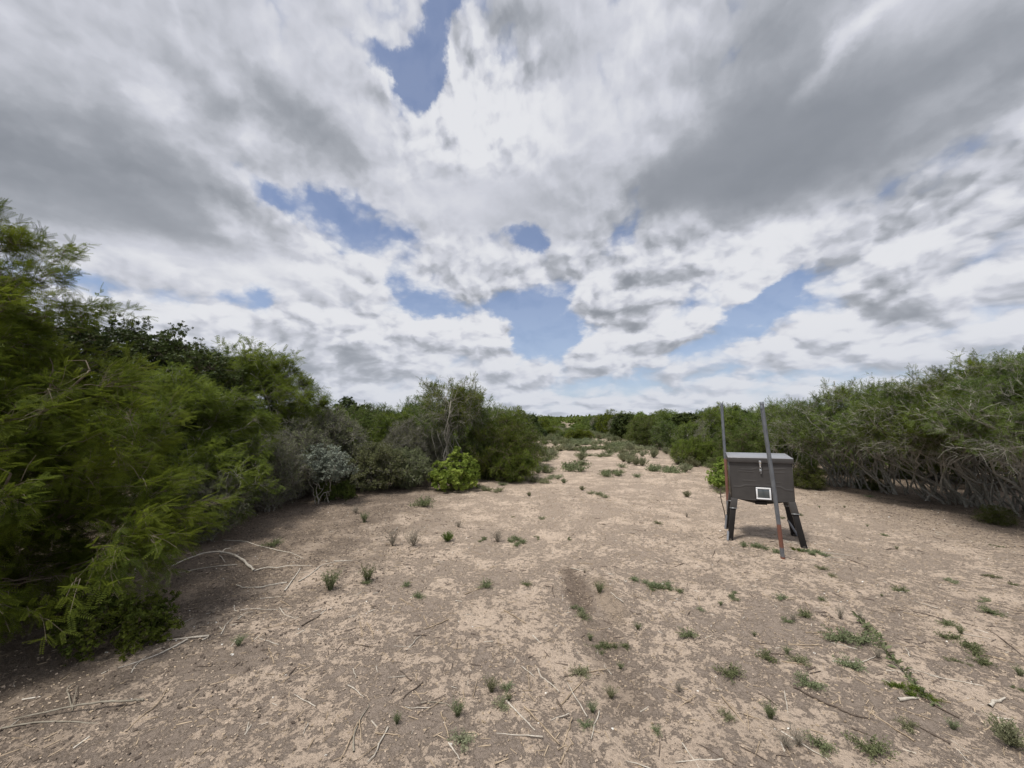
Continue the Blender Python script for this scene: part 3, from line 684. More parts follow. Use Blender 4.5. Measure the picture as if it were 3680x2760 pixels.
# ------------------------------------------------------------------ weeds and tufts on the sand
def tuft_mesh(kind, seed):
    rng = np.random.default_rng(seed); parts = []
    if kind == 'grass':      # upright fine stems
        n = 70; a = rng.uniform(0, 6.28, n); r = rng.uniform(0, .03, n)
        B = np.stack([r * np.cos(a), r * np.sin(a), np.full(n, -.01)], 1)
        L = rng.uniform(.5, 1, n) * .22; sp = rng.uniform(.05, .75, n)
        T = B + np.stack([np.cos(a) * sp, np.sin(a) * sp, np.ones(n)], 1) * L[:, None]
        P = bez(rng, B, T, nrm(np.stack([np.cos(a) * .2, np.sin(a) * .2, np.ones(n)], 1)), 5, .03)
        parts.append(tubes(P, np.repeat(np.linspace(.0022, .0007, 5)[None], n, 0), 3))
        q = P[:, 2:].reshape(-1, 3); q = np.repeat(q, 3, 0); TV, TF = T_kite(.035, .006, .5)
        parts.append(stamp(TV, TF, q, nrm(rng.normal(size=q.shape) * .7 + [0, 0, 1.0]), rng.normal(size=q.shape), rng.uniform(.6, 1.2, len(q))))
    elif kind == 'forb':     # low spreading leafy weed
        n = 26; a = rng.uniform(0, 6.28, n); L = rng.uniform(.05, .17, n)
        B = np.zeros((n, 3)); T = np.stack([np.cos(a) * L, np.sin(a) * L, rng.uniform(.01, .09, n)], 1)
        P = bez(rng, B, T, nrm(T + [0, 0, .06]), 6, .05)
        parts.append(tubes(P, np.full((n, 6), .0014), 3))
        q = P[:, 1:].reshape(-1, 3); q = np.repeat(q, 6, 0) + rng.normal(size=(n * 30, 3)) * .008; q[:, 2] = np.maximum(q[:, 2], .004)
        TV, TF = T_kite(.022, .009, .55)
        parts.append(stamp(TV, TF, q, nrm(rng.normal(size=q.shape) + [0, 0, .5]), nrm(rng.normal(size=q.shape) + [0, 0, .8]), rng.uniform(.6, 1.3, len(q))))
    elif kind == 'patch':    # flat mat of several weeds
        for _ in range(9):
            n = 14; c = rng.normal(size=3) * [.13, .06, 0]; a = rng.uniform(0, 6.28, n); L = rng.uniform(.03, .10, n)
            B = np.tile(c, (n, 1)); T = c + np.stack([np.cos(a) * L, np.sin(a) * L, rng.uniform(.01, .06, n)], 1)
            P = bez(rng, B, T, nrm(T - c + [0, 0, .05]), 5, .05)
            parts.append(tubes(P, np.full((n, 5), .0013), 3))
            q = np.repeat(P[:, 1:].reshape(-1, 3), 4, 0) + rng.normal(size=(n * 16, 3)) * .008; q[:, 2] = np.maximum(q[:, 2], .004)
            TV, TF = T_kite(.020, .008, .55)
            parts.append(stamp(TV, TF, q, nrm(rng.normal(size=q.shape) + [0, 0, .4]), nrm(rng.normal(size=q.shape) + [0, 0, .8]), rng.uniform(.6, 1.3, len(q))))
    elif kind == 'dry':      # grey twiggy dry weed
        n = 26; a = rng.uniform(0, 6.28, n); L = rng.uniform(.5, 1, n) * .2; sp = rng.uniform(.1, .9, n)
        B = np.zeros((n, 3)); T = np.stack([np.cos(a) * sp, np.sin(a) * sp, np.ones(n)], 1) * L[:, None]
        P = bez(rng, B, T, nrm(T + [0, 0, .1]), 6, .07)
        parts.append(tubes(P, np.repeat(np.linspace(.0028, .001, 6)[None], n, 0), 3))
        q = np.repeat(P[:, 2:].reshape(-1, 3), 3, 0); T = q + nrm(rng.normal(size=q.shape) + [0, 0, .5]) * rng.uniform(.02, .06, (len(q), 1))
        P = bez(rng, q, T, nrm(T - q), 3, .05); parts.append(tubes(P, np.full((len(q), 3), .0009), 3))
    elif kind == 'sage':     # rounded grey-green tuft
        n = 60; a = rng.uniform(0, 6.28, n); L = rng.uniform(.6, 1, n) * .26; sp = rng.uniform(.0, 1.3, n)
        B = np.zeros((n, 3)); T = nrm(np.stack([np.cos(a) * sp, np.sin(a) * sp, np.ones(n)], 1)) * L[:, None]
        P = bez(rng, B, T, nrm(T), 5, .04); parts.append(tubes(P, np.full((n, 5), .0016), 3))
        q = np.repeat(P[:, 1:].reshape(-1, 3), 5, 0) + rng.normal(size=(n * 20, 3)) * .012; q[:, 2] = np.maximum(q[:, 2], .004)
        TV, TF = T_kite(.040, .011, .55)
        parts.append(stamp(TV, TF, q, nrm(rng.normal(size=q.shape) * .6 + nrm(q) + [0, 0, .3]), rng.normal(size=q.shape), rng.uniform(.6, 1.2, len(q))))
    return join(parts)
TU = {}
def tuft(kind, mkey, x, y, size, label, group=None, name=None, sy=1.0, rz=None):
    v = int(rt.integers(0, 2)); key = (kind, mkey, v)
    if key not in TU:
        V, F = tuft_mesh(kind, 200 + v * 7 + len(kind)); 
        o = mesh_obj(name or 'weed_tuft', V, F, {'w': L_WEED, 's': L_SAGE, 'd': W_DRY, 'm': L_MESQ}[mkey], smooth=False); TU[key] = o
    else:
        o = TU[key].copy(); COL.objects.link(o)
    o.name = name or 'weed_tuft'
    o.location = (x, y, float(gz(x, y)) * math.exp(-math.hypot(x, y) / 60)); o.scale = (size, size * sy, size * rt.uniform(.85, 1.15)); o.rotation_euler = (0, 0, rt.uniform(0, 6.28) if rz is None else rz)
    for kk in ('label', 'group', 'category'):
        if kk in o: del o[kk]
    tag(o, label, 'weed', group); return o
rt = np.random.default_rng(31)
NT_ = 'weed_tuft'
HAND = [('patch', 'w', 1320, 1026, 2.6, 'wide flat green mat of weed in the middle of the clearing', 'weed_mat'),
 ('forb', 'w', 915, 1092, 1.9, 'dark green weed in front of the lime-green bush', NT_), ('sage', 'm', 968, 1168, .62, 'bright green round tuft in the left middle of the clearing', NT_),
 ('grass', 'w', 787, 1132, .75, 'slim upright green sprig in front of the olive mound', 'weed_sprig'), ('dry', 'd', 848, 1180, 1.0, 'grey dry weed, the left of a pair beside the bright round tuft', 'dry_weed'),
 ('dry', 'd', 893, 1180, 1.35, 'larger grey dry weed left of the bright round tuft', 'dry_weed'), ('patch', 'w', 1115, 1166, .9, 'flat green weed patch right of the bright round tuft', NT_),
 ('dry', 'd', 1075, 1168, 1.0, 'thin grey weed between the round tuft and the flat patch', 'dry_weed'), ('forb', 'w', 590, 1182, .9, 'small dark green weed beside the long thin fallen stick', NT_),
 ('grass', 'w', 712, 1280, .95, 'tall green sprig at the tips of the fallen branch', 'weed_sprig'), ('grass', 'w', 793, 1262, .85, 'green sprig right of the tallest one by the fallen branch', 'weed_sprig'),
 ('forb', 'w', 878, 1268, .6, 'small weed right of the two green sprigs', NT_), ('forb', 'w', 904, 1290, .65, 'small weed a step nearer than the one right of the sprigs', NT_),
 ('dry', 'd', 768, 1112, .9, 'thin dry weed in front of the silver bush', 'dry_weed'), ('forb', 'w', 1050, 1268, .9, 'small green weed left of the wheel scar', NT_),
 ('grass', 'w', 1295, 1285, .55, 'upright small weed right of the wheel scar', NT_), ('patch', 'w', 1408, 1258, 1.0, 'wide patch of weed halfway between the wheel scar and the feeder', NT_),
 ('patch', 'w', 1436, 1272, .8, 'nearer half of the weed patch between the wheel scar and the feeder', NT_), ('patch', 'w', 1250, 1318, .5, 'weed at the near end of the wheel scar', NT_),
 ('forb', 'w', 1486, 1368, .8, 'weed below the wide patch, right of the bank of pale sand', NT_), ('patch', 'w', 1320, 1392, .7, 'flat weed on the pale sand in the lower middle', NT_),
 ('forb', 'w', 1700, 1345, .5, 'small weed right of the middle, below the front pole', NT_), ('forb', 'w', 1688, 1300, .6, 'small weed just below the foot of the front pole', NT_),
 ('patch', 'w', 1640, 1188, .8, 'green weed between the front legs of the feeder and the front pole', NT_), ('patch', 'm', 1722, 1192, .35, 'green weed around the right front foot of the feeder', NT_),
 ('patch', 'w', 1755, 1198, .7, 'green weed beside the sticks right of the feeder', NT_), ('forb', 'w', 1812, 1385, 1.1, 'left weed of the trio on the right, beside the leafy runner', NT_),
 ('forb', 'w', 1860, 1390, 1.2, 'right weed of the trio, touching the leafy runner', NT_), ('patch', 'm', 1965, 1490, .75, 'largest green weed on the right, at the root of the leafy runner', NT_),
 ('forb', 'w', 1577, 1450, .9, 'low weed in the lower right middle', NT_), ('forb', 'w', 1745, 1478, .9, 'low weed above the long dark stick', NT_),
 ('grass', 'w', 1664, 1545, .45, 'upright tuft in the lower right beside the dark stick', NT_), ('grass', 's', 1062, 1500, .45, 'pale tuft in the lower middle', NT_),
 ('grass', 'w', 988, 1562, .45, 'green tuft by the curved stick in the lower middle', NT_), ('forb', 'w', 1882, 1622, .95, 'weed at the bottom of the photo on the right', NT_),
 ('forb', 's', 1255, 1455, .7, 'greyish weed in the lower middle right of the forked stick', NT_), ('forb', 'w', 2141, 1330, .8, 'small weed near the right edge, upper one', NT_),
 ('patch', 'w', 2085, 1405, 1.0, 'spread green weed near the right edge', NT_), ('forb', 'w', 2048, 1352, .7, 'small weed left of the spread one near the right edge', NT_),
 ('grass', 's', 1320, 1500, .4, 'pale upright weed just right of the lower middle', NT_), ('grass', 'w', 1280, 1535, .35, 'thin weed low in the middle of the photo', NT_),
 ('sage', 's', 2185, 1605, .6, 'soft grey-green tuft cut by the right bottom corner', 'sage_tuft'), ('forb', 'w', 1840, 1440, .9, 'weed under the middle of the leafy runner', NT_),
 ('grass', 'w', 515, 1400, .45, 'faint weed in the brown soil right of the nearest shrub', NT_), ('dry', 'd', 990, 1140, .7, 'small dry weed above the bright round tuft', 'dry_weed')]
for k, mk, px, py, s_, lab, nm in HAND:
    x, y = ground_at(px, py); tuft(k, mk, x, y, s_ * (.85 if py < 1200 else .62 if k in ('patch', 'forb') else .8), lab, None, nm)
def leafy_runner():
    pts = [(2010, 1515), (1960, 1460), (1925, 1425), (1890, 1385), (1855, 1355)]
    P = np.array([[*ground_at(*p), 0] for p in pts]); n = 24
    s_ = np.linspace(0, len(pts) - 1, n); i = np.minimum(s_.astype(int), len(pts) - 2); f = (s_ - i)[:, None]
    Q = P[i] * (1 - f) + P[i + 1] * f; Q[:, 2] = gz(Q[:, 0], Q[:, 1]) + .012 + .05 * np.linspace(0, 1, n) ** 2; rng = np.random.default_rng(3)
    Q += rng.normal(size=Q.shape) * .004
    a = tubes(Q[None], np.full((1, n), .0025), 4); q = np.repeat(Q, 5, 0) + rng.normal(size=(n * 5, 3)) * .006
    TV, TF = T_kite(.045, .018, .55); b = stamp(TV, TF, q, nrm(rng.normal(size=q.shape) + [0, 0, .5]), nrm(rng.normal(size=q.shape) + [0, 0, 1]), rng.uniform(.6, 1.2, len(q)))
    o = mesh_obj('leafy_runner', *join([a, b]), L_WEED, smooth=False); tag(o, 'long leafy runner of a weed stretching over the sand on the right', 'weed')
leafy_runner()
# scattered small weeds
cnt = 0
while cnt < 65:
    px, py = rt.uniform(620, 2212), 1070 + 560 * rt.uniform() ** .9
    if px < 1000 and rt.uniform() < .75: continue
    if px < 700 + (py - 1070) * .1: continue
    x, y = ground_at(px, py)
    if (x - 3.3) ** 2 + (y - 5.2) ** 2 < .5: continue
    k = ['forb', 'patch', 'grass', 'dry'][rt.choice(4, p=[.5, .15, .2, .15])]
    tuft(k, 'd' if k == 'dry' else ('w' if rt.uniform() < .7 else 's'), x, y, {'forb': .38, 'patch': .26, 'grass': .22, 'dry': .35}[k] * rt.uniform(.6, 1.25),
         'dry little weed scattered on the sand' if k == 'dry' else 'small green weed scattered on the bare sand', 'dry weeds on the sand' if k == 'dry' else 'small green weeds on the sand', 'dry_weed' if k == 'dry' else NT_)
    cnt += 1
cnt = 0
while cnt < 210:   # tufts along the track farther off
    y = 8 + 47 * rt.uniform() ** 1.3; xc = .113 * y
    x = xc + rt.uniform(-1.6, 5.2 + (1.2 if y < 16 else 0)) - .1
    if y < 14 and rt.uniform() < .35: continue
    u = rt.uniform(); k = 'sage' if u < .6 else ('patch' if u < .75 else 'forb')
    if y > 20 and rt.uniform() < .4: k = 'patch'
    tuft(k, 's' if rt.uniform() < .62 else 'w', x, y, {'sage': .95, 'patch': 2.4, 'forb': 1.8}[k] * rt.uniform(.7, 1.4) * (1 + y / 80) * min(1, .35 + (y - 8) / 9), 'grey-green tuft growing on the track beyond the feeder', 'tufts along the track', 'sage_tuft')
    cnt += 1
for i in range(26):   # right of the track in front of the rounded bush
    x, y = ground_at(rt.uniform(1330, 1520), rt.uniform(955, 1010)); tuft('sage', 's', x, y, rt.uniform(.7, 1.2), 'grey-green tuft growing on the track beyond the feeder', 'tufts along the track', 'sage_tuft')

# ------------------------------------------------------------------ sticks
rs = np.random.default_rng(44)
def stick(pxs, r, m, label, name='dead_stick', group=None, forks=(), lift=0.):
    r = r * (.55 if r < .015 else .6)
    def poly(pts, r, z0):
        P = np.array([[*ground_at(*p), 0] for p in pts]); seg = 5; out = []
        for i in range(len(P) - 1):
            for s_ in range(seg): out.append(P[i] + (P[i + 1] - P[i]) * s_ / seg)
        out.append(P[-1]); Q = np.array(out); n = len(Q)
        Q[1:-1, :2] = (Q[:-2, :2] + Q[1:-1, :2] * 2 + Q[2:, :2]) / 4
        Q[:, :2] += rs.normal(size=(n, 2)) * r * .35
        Q[:, 2] = gz(Q[:, 0], Q[:, 1]) + r * .75 + z0 * np.sin(np.linspace(0, np.pi, n))
        s_ = np.linspace(0, 1, n); return tubes(Q[None], (r * (1 - .55 * s_) * (1 + .12 * rs.normal(size=n)))[None], 7)
    parts = [poly(pxs, r, lift)] + [poly(f, r * .5, lift * .5 + .004) for f in forks]
    o = mesh_obj(name, *join(parts), m); tag(o, label, 'stick', group); return o
def A(l): return [(x * .3532, 1142 + y * .3532) for x, y in l]
def Bz(l): return [(721 + x * .3532, 1082 + y * .3532) for x, y in l]
def Cz(l): return [(1443 + x * .3478, 1142 + y * .3478) for x, y in l]
D = W_DEAD
stick(A([(1550, 262), (1490, 215), (1420, 185), (1340, 172), (1230, 180), (1140, 205), (1045, 235)]), .022, D, 'thick pale crooked branch lying on the brown soil by the left shrubs', 'fallen_branch', forks=[A([(1350, 165), (1380, 140), (1415, 135)]), A([(1550, 262), (1620, 248), (1690, 255), (1780, 240), (1905, 242)]), A([(1340, 180), (1375, 220)])], lift=.03)
stick(A([(1450, 228), (1250, 250), (1080, 278)]), .011, D, 'straight thin branch just below the thick crooked one')
stick(A([(1365, 65), (1500, 75), (1570, 110), (1700, 145), (1800, 165), (1855, 195)]), .012, D, 'long thin pale stick above the thick crooked branch')
stick(A([(1755, 335), (1650, 345), (1600, 358), (1490, 358), (1445, 342)]), .014, D, 'pale knobbly stick lying left of the forked branch')
stick(A([(1742, 388), (1835, 255)]), .015, D, 'short pale stick crossing the end of the knobbly one')
stick(A([(1825, 335), (1900, 295), (1960, 240), (2060, 215), (2155, 205)]), .011, D, 'long forked pale branch pointing right toward the bright round tuft', 'fallen_branch', forks=[A([(1940, 255), (1980, 305)]), A([(1890, 280), (1830, 280)])])
stick(A([(1432, 470), (1435, 510), (1530, 490), (1620, 500), (1770, 500)]), .007, D, 'thin bent twig below the knobbly stick', 'dead_twig')
stick(A([(1710, 490), (1740, 535), (1812, 560)]), .007, D, 'thin curved twig right of the bent one', 'dead_twig')
stick(A([(1350, 665), (1380, 600), (1420, 555)]), .007, D, 'short slanting twig right of the nearest shrub', 'dead_twig')
stick(A([(1278, 672), (1050, 685), (960, 680), (865, 692)]), .012, D, 'pale stick poking out from under the nearest shrub')
stick(A([(1145, 690), (1060, 735), (950, 785), (800, 835), (720, 858)]), .011, D, 'long pale stick slanting down below the one under the nearest shrub')
stick(A([(800, 893), (830, 840), (893, 785)]), .008, D, 'short upright-looking twig beside the slanting pale stick', 'dead_twig')
stick(A([(770, 1245), (860, 1160), (960, 1090), (1025, 990)]), .008, W_STRAW, 'long thin brown twig slanting in the lower left', 'dead_twig')
stick(A([(880, 1060), (780, 1090), (620, 1105), (440, 1135), (280, 1160), (80, 1180)]), .012, W_DRY, 'long grey branch in the lower left corner', 'fallen_branch', forks=[A([(440, 1130), (455, 1060), (475, 970)]), A([(440, 1110), (400, 1005), (503, 930)])], lift=.03)
stick(A([(0, 1240), (200, 1200), (420, 1190), (600, 1200)]), .009, W_DRY, 'grey stick below the long branch in the lower left corner')
stick(A([(1455, 565), (1490, 525), (1545, 512)]), .006, D, 'tiny curved twig below the thin bent one', 'dead_twig')
stick(A([(1590, 428), (1720, 420)]), .008, D, 'short straight twig below the crossing sticks', 'dead_twig')
stick(Bz([(120, 1570), (120, 1470), (150, 1380), (220, 1270)]), .009, W_DRY, 'grey curved stick at the bottom left of the middle')
stick(Bz([(530, 1275), (600, 1270), (690, 1280), (740, 1320)]), .006, W_DRY, 'dark curved twig ending at the green tuft, lower middle', 'dead_twig')
stick(Bz([(1000, 1300), (1020, 1250), (1115, 1180)]), .007, W_STRAW, 'short bent straw-coloured stick, upper arm of the forked pair in the lower middle')
stick(Bz([(1055, 1245), (1140, 1330), (1230, 1425)]), .010, D, 'straight pale stick, lower arm of the forked pair in the lower middle')
stick(Bz([(1250, 1030), (1262, 1075), (1330, 1120), (1380, 1170)]), .008, D, 'pale bent stick above the forked pair')
stick(Bz([(1385, 1630), (1410, 1560), (1455, 1490)]), .008, W_STRAW, 'straw-coloured stick at the bottom edge right of the middle')
stick(Bz([(160, 745), (170, 800), (175, 830)]), .008, W_STRAW, 'left one of two short upright sticks, left of the middle')
stick(Bz([(200, 750), (235, 800), (240, 850)]), .010, W_STRAW, 'right one of two short upright sticks, left of the middle')
stick(Bz([(405, 600), (495, 645)]), .009, W_STRAW, 'short straw-coloured stick above the little dark one')
stick(Bz([(550, 700), (580, 760)]), .009, W_STRAW, 'short stubby stick just above the little dark one')
stick(Bz([(485, 825), (570, 820)]), .010, W_DKST, 'little black stick left of the middle')
stick(Bz([(85, 1135), (130, 1165), (185, 1220)]), .007, D, 'pale twig in the lower left middle', 'dead_twig')
stick(Bz([(700, 1530), (740, 1580), (770, 1632)]), .008, D, 'pale stick cut by the bottom edge left of the middle')
stick(Bz([(0, 380), (115, 375)]), .010, D, 'short pale stick near the tips of the long forked branch')
stick(Bz([(1215, 830), (1270, 880)]), .009, D, 'short pale stick in the middle, below the wheel scar')
stick(Cz([(785, 975), (900, 1040), (1050, 1110), (1160, 1160), (1270, 1180)]), .013, W_DKST, 'long dark crooked stick in the lower right')
stick(Cz([(1140, 1230), (1275, 1285)]), .008, W_DKST, 'short dark stick just below the long dark one')
stick(Cz([(1020, 820), (1200, 825), (1240, 810), (1320, 780)]), .008, D, 'pale stick left of the leafy runner')
stick(Cz([(745, 715), (955, 722)]), .009, W_STRAW, 'straight straw-coloured stick in the right middle')
stick(Cz([(640, 770), (765, 782)]), .008, W_DKST, 'short dark stick below the straight straw-coloured one')
stick(Cz([(1430, 1060), (1560, 1048)]), .016, D, 'thick pale stub beside the largest green weed')
stick(Cz([(1990, 1085), (2085, 1035)]), .017, D, 'thick pale stub near the right edge')
stick(Cz([(855, 648), (1020, 655)]), .007, W_STRAW, 'thin stick above the straight straw-coloured one')
stick(Cz([(940, 155), (1000, 185), (1095, 185)]), .009, D, 'pale bent stick right of the feeder', forks=[Cz([(960, 185), (1040, 190)])])
stick(Cz([(1350, 870), (1540, 885)]), .006, D, 'thin pale twig crossing behind the leafy runner', 'dead_twig')
stick(Cz([(470, 1130), (600, 1180)]), .007, W_STRAW, 'thin twig left of the long dark stick', 'dead_twig')
stick(Cz([(1460, 530), (1590, 560)]), .008, W_STRAW, 'thin stick above the spread weed near the right edge')
stick(Cz([(315, 65), (385, 35)]), .012, W_STRAW, 'short stick left of the feeder, at its left front foot')
stick([(620, 1060), (560, 1085), (520, 1090)], .014, W_DRY, 'dead branch lying at the foot of the grey thicket')
stick([(745, 1075), (690, 1090), (650, 1088)], .012, W_DRY, 'dead branch left of the silver bush stem')
MS = {}
for i in range(150):
    px = rs.uniform(560, 2212); py = 1065 + 590 * rs.uniform() ** .8; x, y = ground_at(px, py)
    m, lab, grp = [(W_STRAW, 'small straw-coloured stick scattered on the sand', 'small straw-coloured sticks'), (D, 'small pale stick scattered on the sand', 'small pale sticks'), (W_DKST, 'small dark stick scattered on the sand', 'small dark sticks')][rs.choice(3, p=[.5, .3, .2])]
    key = (m.name, int(rs.integers(0, 3)))
    if key not in MS:
        n = 7; Q = np.zeros((n, 3)); Q[:, 0] = np.linspace(-.08, .08, n); Q[:, 1] = np.cumsum(rs.normal(size=n)) * .006; Q[:, 2] = .004
        MS[key] = mesh_obj('dead_twig', *tubes(Q[None], (np.linspace(.0055, .003, n) * (1 + .15 * rs.normal(size=n)))[None], 5), m); o = MS[key]
    else: o = MS[key].copy(); COL.objects.link(o)
    o.location = (x, y, float(gz(x, y)) + .002); s_ = rs.uniform(.3, .9); o.scale = (s_ * rs.uniform(1.0, 2.2), s_, s_ * rs.uniform(.8, 1.1)); o.rotation_euler = (0, 0, rs.uniform(0, 6.28))
    tag(o, lab, 'stick', grp)

# ------------------------------------------------------------------ litter and pebbles (uncountable)
def litter(name, n, xr, yr, L, w, m, label, cond=None, seed=1):
    rng = np.random.default_rng(seed); x = rng.uniform(*xr, n); y = yr[0] + (yr[1] - yr[0]) * rng.uniform(0, 1, n) ** 1.35
    ok = np.abs(x) < 1.4 * y + .5
    if cond is not None: ok &= cond(x, y, rng)
    x, y = x[ok], y[ok]; n = len(x)
    TV, TF = np.array([(-.5, -.5, 0), (.5, -.5, 0), (.5, .5, 0), (-.5, .5, 0), (-.5, 0, .6), (.5, 0, .6)]), np.array([[0, 1, 5, 4], [3, 4, 5, 2]])
    TV = TV * [L, w, w]
    a = rng.uniform(0, 6.28, n); X = np.stack([np.cos(a), np.sin(a), rng.normal(size=n) * .08], 1); Z = np.stack([rng.normal(size=n) * .15, rng.normal(size=n) * .15, np.ones(n)], 1)
    V, F = stamp(TV, TF, np.stack([x, y, gz(x, y) + .001], 1), X, Z, rng.uniform(.4, 1.5, n))
    o = mesh_obj(name, V, F, m, smooth=False); tag(o, label, 'ground litter', kind='stuff')
litter('twig_litter', 15000, (-7, 13), (1.0, 20), .05, .004, W_STRAW, 'broken straw and twig bits strewn over the sand', seed=2)
litter('dark_twig_litter', 3500, (-7, 12), (2.5, 18), .06, .006, W_DKST, 'dark bits of twig and bark lying on the sand', seed=21)
litter('pale_twig_litter', 1300, (-7, 11), (1.0, 13), .05, .005, D, 'pale bleached twig bits strewn over the sand', seed=3)
litter('leaf_litter', 30000, (-7, 10), (1.0, 13), .016, .009, W_DKST, 'brown dead leaves lying under the brush', lambda x, y, r: ((x < -1.0 + .10 * y - r.exponential(.5, len(x)) * .0 - r.uniform(0, 1.2, len(x))) | (x > 5.4 + r.uniform(0, 1.2, len(x)))), seed=4)
litter('leaf_crumbs', 26000, (-6, 10), (1.0, 12), .011, .006, W_STRAW, 'fine crumbs of dead leaf on the sand', seed=6)
W_SOIL = wood_mat('soil_crumb', (.20, .16, .13), (.52, .42, .32), 12)
litter('soil_crumbs', 30000, (-6, 9), (.9, 8), .009, .007, W_SOIL, 'crumbling flakes of dry soil crust', seed=12)
def pebbles():
    rng = np.random.default_rng(8); n = 520; x = rng.uniform(-5, 9, n); y = 1.0 + 9 * rng.uniform(0, 1, n) ** 1.4
    ok = np.abs(x) < 1.4 * y + .4; x, y = x[ok], y[ok]; n = len(x)
    TV = np.array([(1, 0, 0), (0, 1, 0), (-1, 0, 0), (0, -1, 0), (0, 0, .7), (.0, .0, -.3)]) * .0065
    TF = np.array([[0, 1, 4, 4], [1, 2, 4, 4], [2, 3, 4, 4], [3, 0, 4, 4]])
    TV = np.array([(1, .4, 0), (.3, 1, 0), (-1, .5, 0), (-.8, -.7, 0), (.5, -.9, 0), (.5, .3, .7), (-.5, .2, .75), (0, -.5, .65)]) * .006
    TF = np.array([[0, 1, 6, 5], [2, 3, 7, 6], [4, 0, 5, 7], [1, 2, 6, 6]])[:3]
    a = rng.uniform(0, 6.28, n); X = np.stack([np.cos(a), np.sin(a), a * 0], 1) ; Z = np.tile([0, 0, 1.], (n, 1))
    V, F = stamp(TV, TF, np.stack([x, y, gz(x, y) + .001], 1), X, Z, rng.uniform(.6, 1.4, n) + (rng.uniform(0, 1, n) < .08) * .8)
    m, q, b = mat('white_pebble'); b.inputs['Base Color'].default_value = (.72, .69, .63, 1); b.inputs['Roughness'].default_value = .8
    o = mesh_obj('pebbles', V, F, m, smooth=False); tag(o, 'tiny white pebbles and shell bits dotted over the sand', 'pebbles', kind='stuff')
pebbles()

# ------------------------------------------------------------------ feeder and poles
def prism_mesh(boxes):
    """boxes: list of (8 corners) -> V, F"""
    V, F = [], []
    for c in boxes:
        n = len(V); V += [tuple(p) for p in c]
        F += [(n, n + 3, n + 2, n + 1), (n + 4, n + 5, n + 6, n + 7), (n, n + 1, n + 5, n + 4), (n + 1, n + 2, n + 6, n + 5), (n + 2, n + 3, n + 7, n + 6), (n + 3, n, n + 4, n + 7)]
    return np.array(V), np.array(F)
def bx(x0, x1, y0, y1, z0, z1): return [(x0, y0, z0), (x1, y0, z0), (x1, y1, z0), (x0, y1, z0), (x0, y0, z1), (x1, y0, z1), (x1, y1, z1), (x0, y1, z1)]
def bar(a, b_, w, d, u=(1, 0, 0)):
    a, b_ = Vector(a), Vector(b_); t_ = (b_ - a).normalized(); u = Vector(u); u = (u - t_ * u.dot(t_)).normalized(); v = t_.cross(u)
    r = []
    for p in (a, b_):
        for sx, sy in ((-1, -1), (1, -1), (1, 1), (-1, 1)): r.append(tuple(p + u * sx * w / 2 + v * sy * d / 2))
    return r
def solid(name, boxes, m, parent, bevel=.003):
    V, F = prism_mesh(boxes); o = mesh_obj(name, V, F, m, parent, smooth=False)
    if bevel:
        md = o.modifiers.new('bevel', 'BEVEL'); md.width = bevel; md.segments = 2; md.limit_method = 'ANGLE'
    return o
def paint(name, a, b_, rough, metal=0, scale=6, spec=.5, bump=.0, rust=None, streak=False):
    m, q, b = mat(name); oc = q.node('ShaderNodeTexCoord').outputs['Object']
    v = q.vmath('MULTIPLY', oc, (1, 1, .25)) if streak else oc
    nz = q.noise(v, scale, 6, .6); n2 = q.noise(oc, scale * 9, 4, .6)
    c = q.mix(q.mr(nz, .3, .7), (*a, 1), (*b_, 1))
    q.put(b.inputs['Base Color'], c); q.put(b.inputs['Roughness'], q.mr(n2, .3, .7, rough * .85, min(1, rough * 1.15))); b.inputs['Metallic'].default_value = metal
    b.inputs['Specular IOR Level'].default_value = spec
    if bump:
        bp = q.node('ShaderNodeBump'); bp.inputs['Strength'].default_value = .5; bp.inputs['Distance'].default_value = bump
        q.put(bp.inputs['Height'], q.math('ADD', nz, q.math('MULTIPLY', n2, .2))); q.put(b.inputs['Normal'], bp.outputs[0])
    return m
P_BODY = paint('brown_grey_paint', (.046, .043, .041), (.066, .061, .058), .55, spec=.35, bump=.004)
P_LID = paint('light_grey_lid', (.26, .26, .27), (.32, .32, .33), .32, .3, spec=.7, bump=.002)  # lid top, set lighter and greyer than its lip and the body
P_BLACK = paint('black_steel', (.010, .009, .009), (.018, .016, .015), .6, spec=.3)
P_GALV = paint('galvanised_steel', (.34, .36, .38), (.48, .50, .52), .45, .6)
P_CHROME = paint('bright_steel', (.55, .55, .55), (.7, .7, .68), .3, .9, 20)
P_WHITE = paint('white_plastic', (.78, .79, .80), (.84, .85, .86), .35)
P_CELL = paint('solar_cell', (.060, .075, .080), (.085, .10, .105), .12, 0, 12, spec=.9)
P_RUBB = paint('dusty_foot', (.03, .027, .025), (.10, .085, .07), .9, 0, 12)
P_GREYPIPE = paint('grey_pipe', (.16, .17, .19), (.24, .25, .27), .6)

YAW, FW, FD, ZT, ZB = .46, .683, .52, 1.085, .547
fr = empty('game_feeder', (3.228, 5.05, 0), -YAW)
fr.rotation_euler = (0, R(-.9), -YAW)
tag(fr, 'dark brown-grey metal game feeder box with sloping lid on four splayed black legs', 'feeder')
w = FW / 2
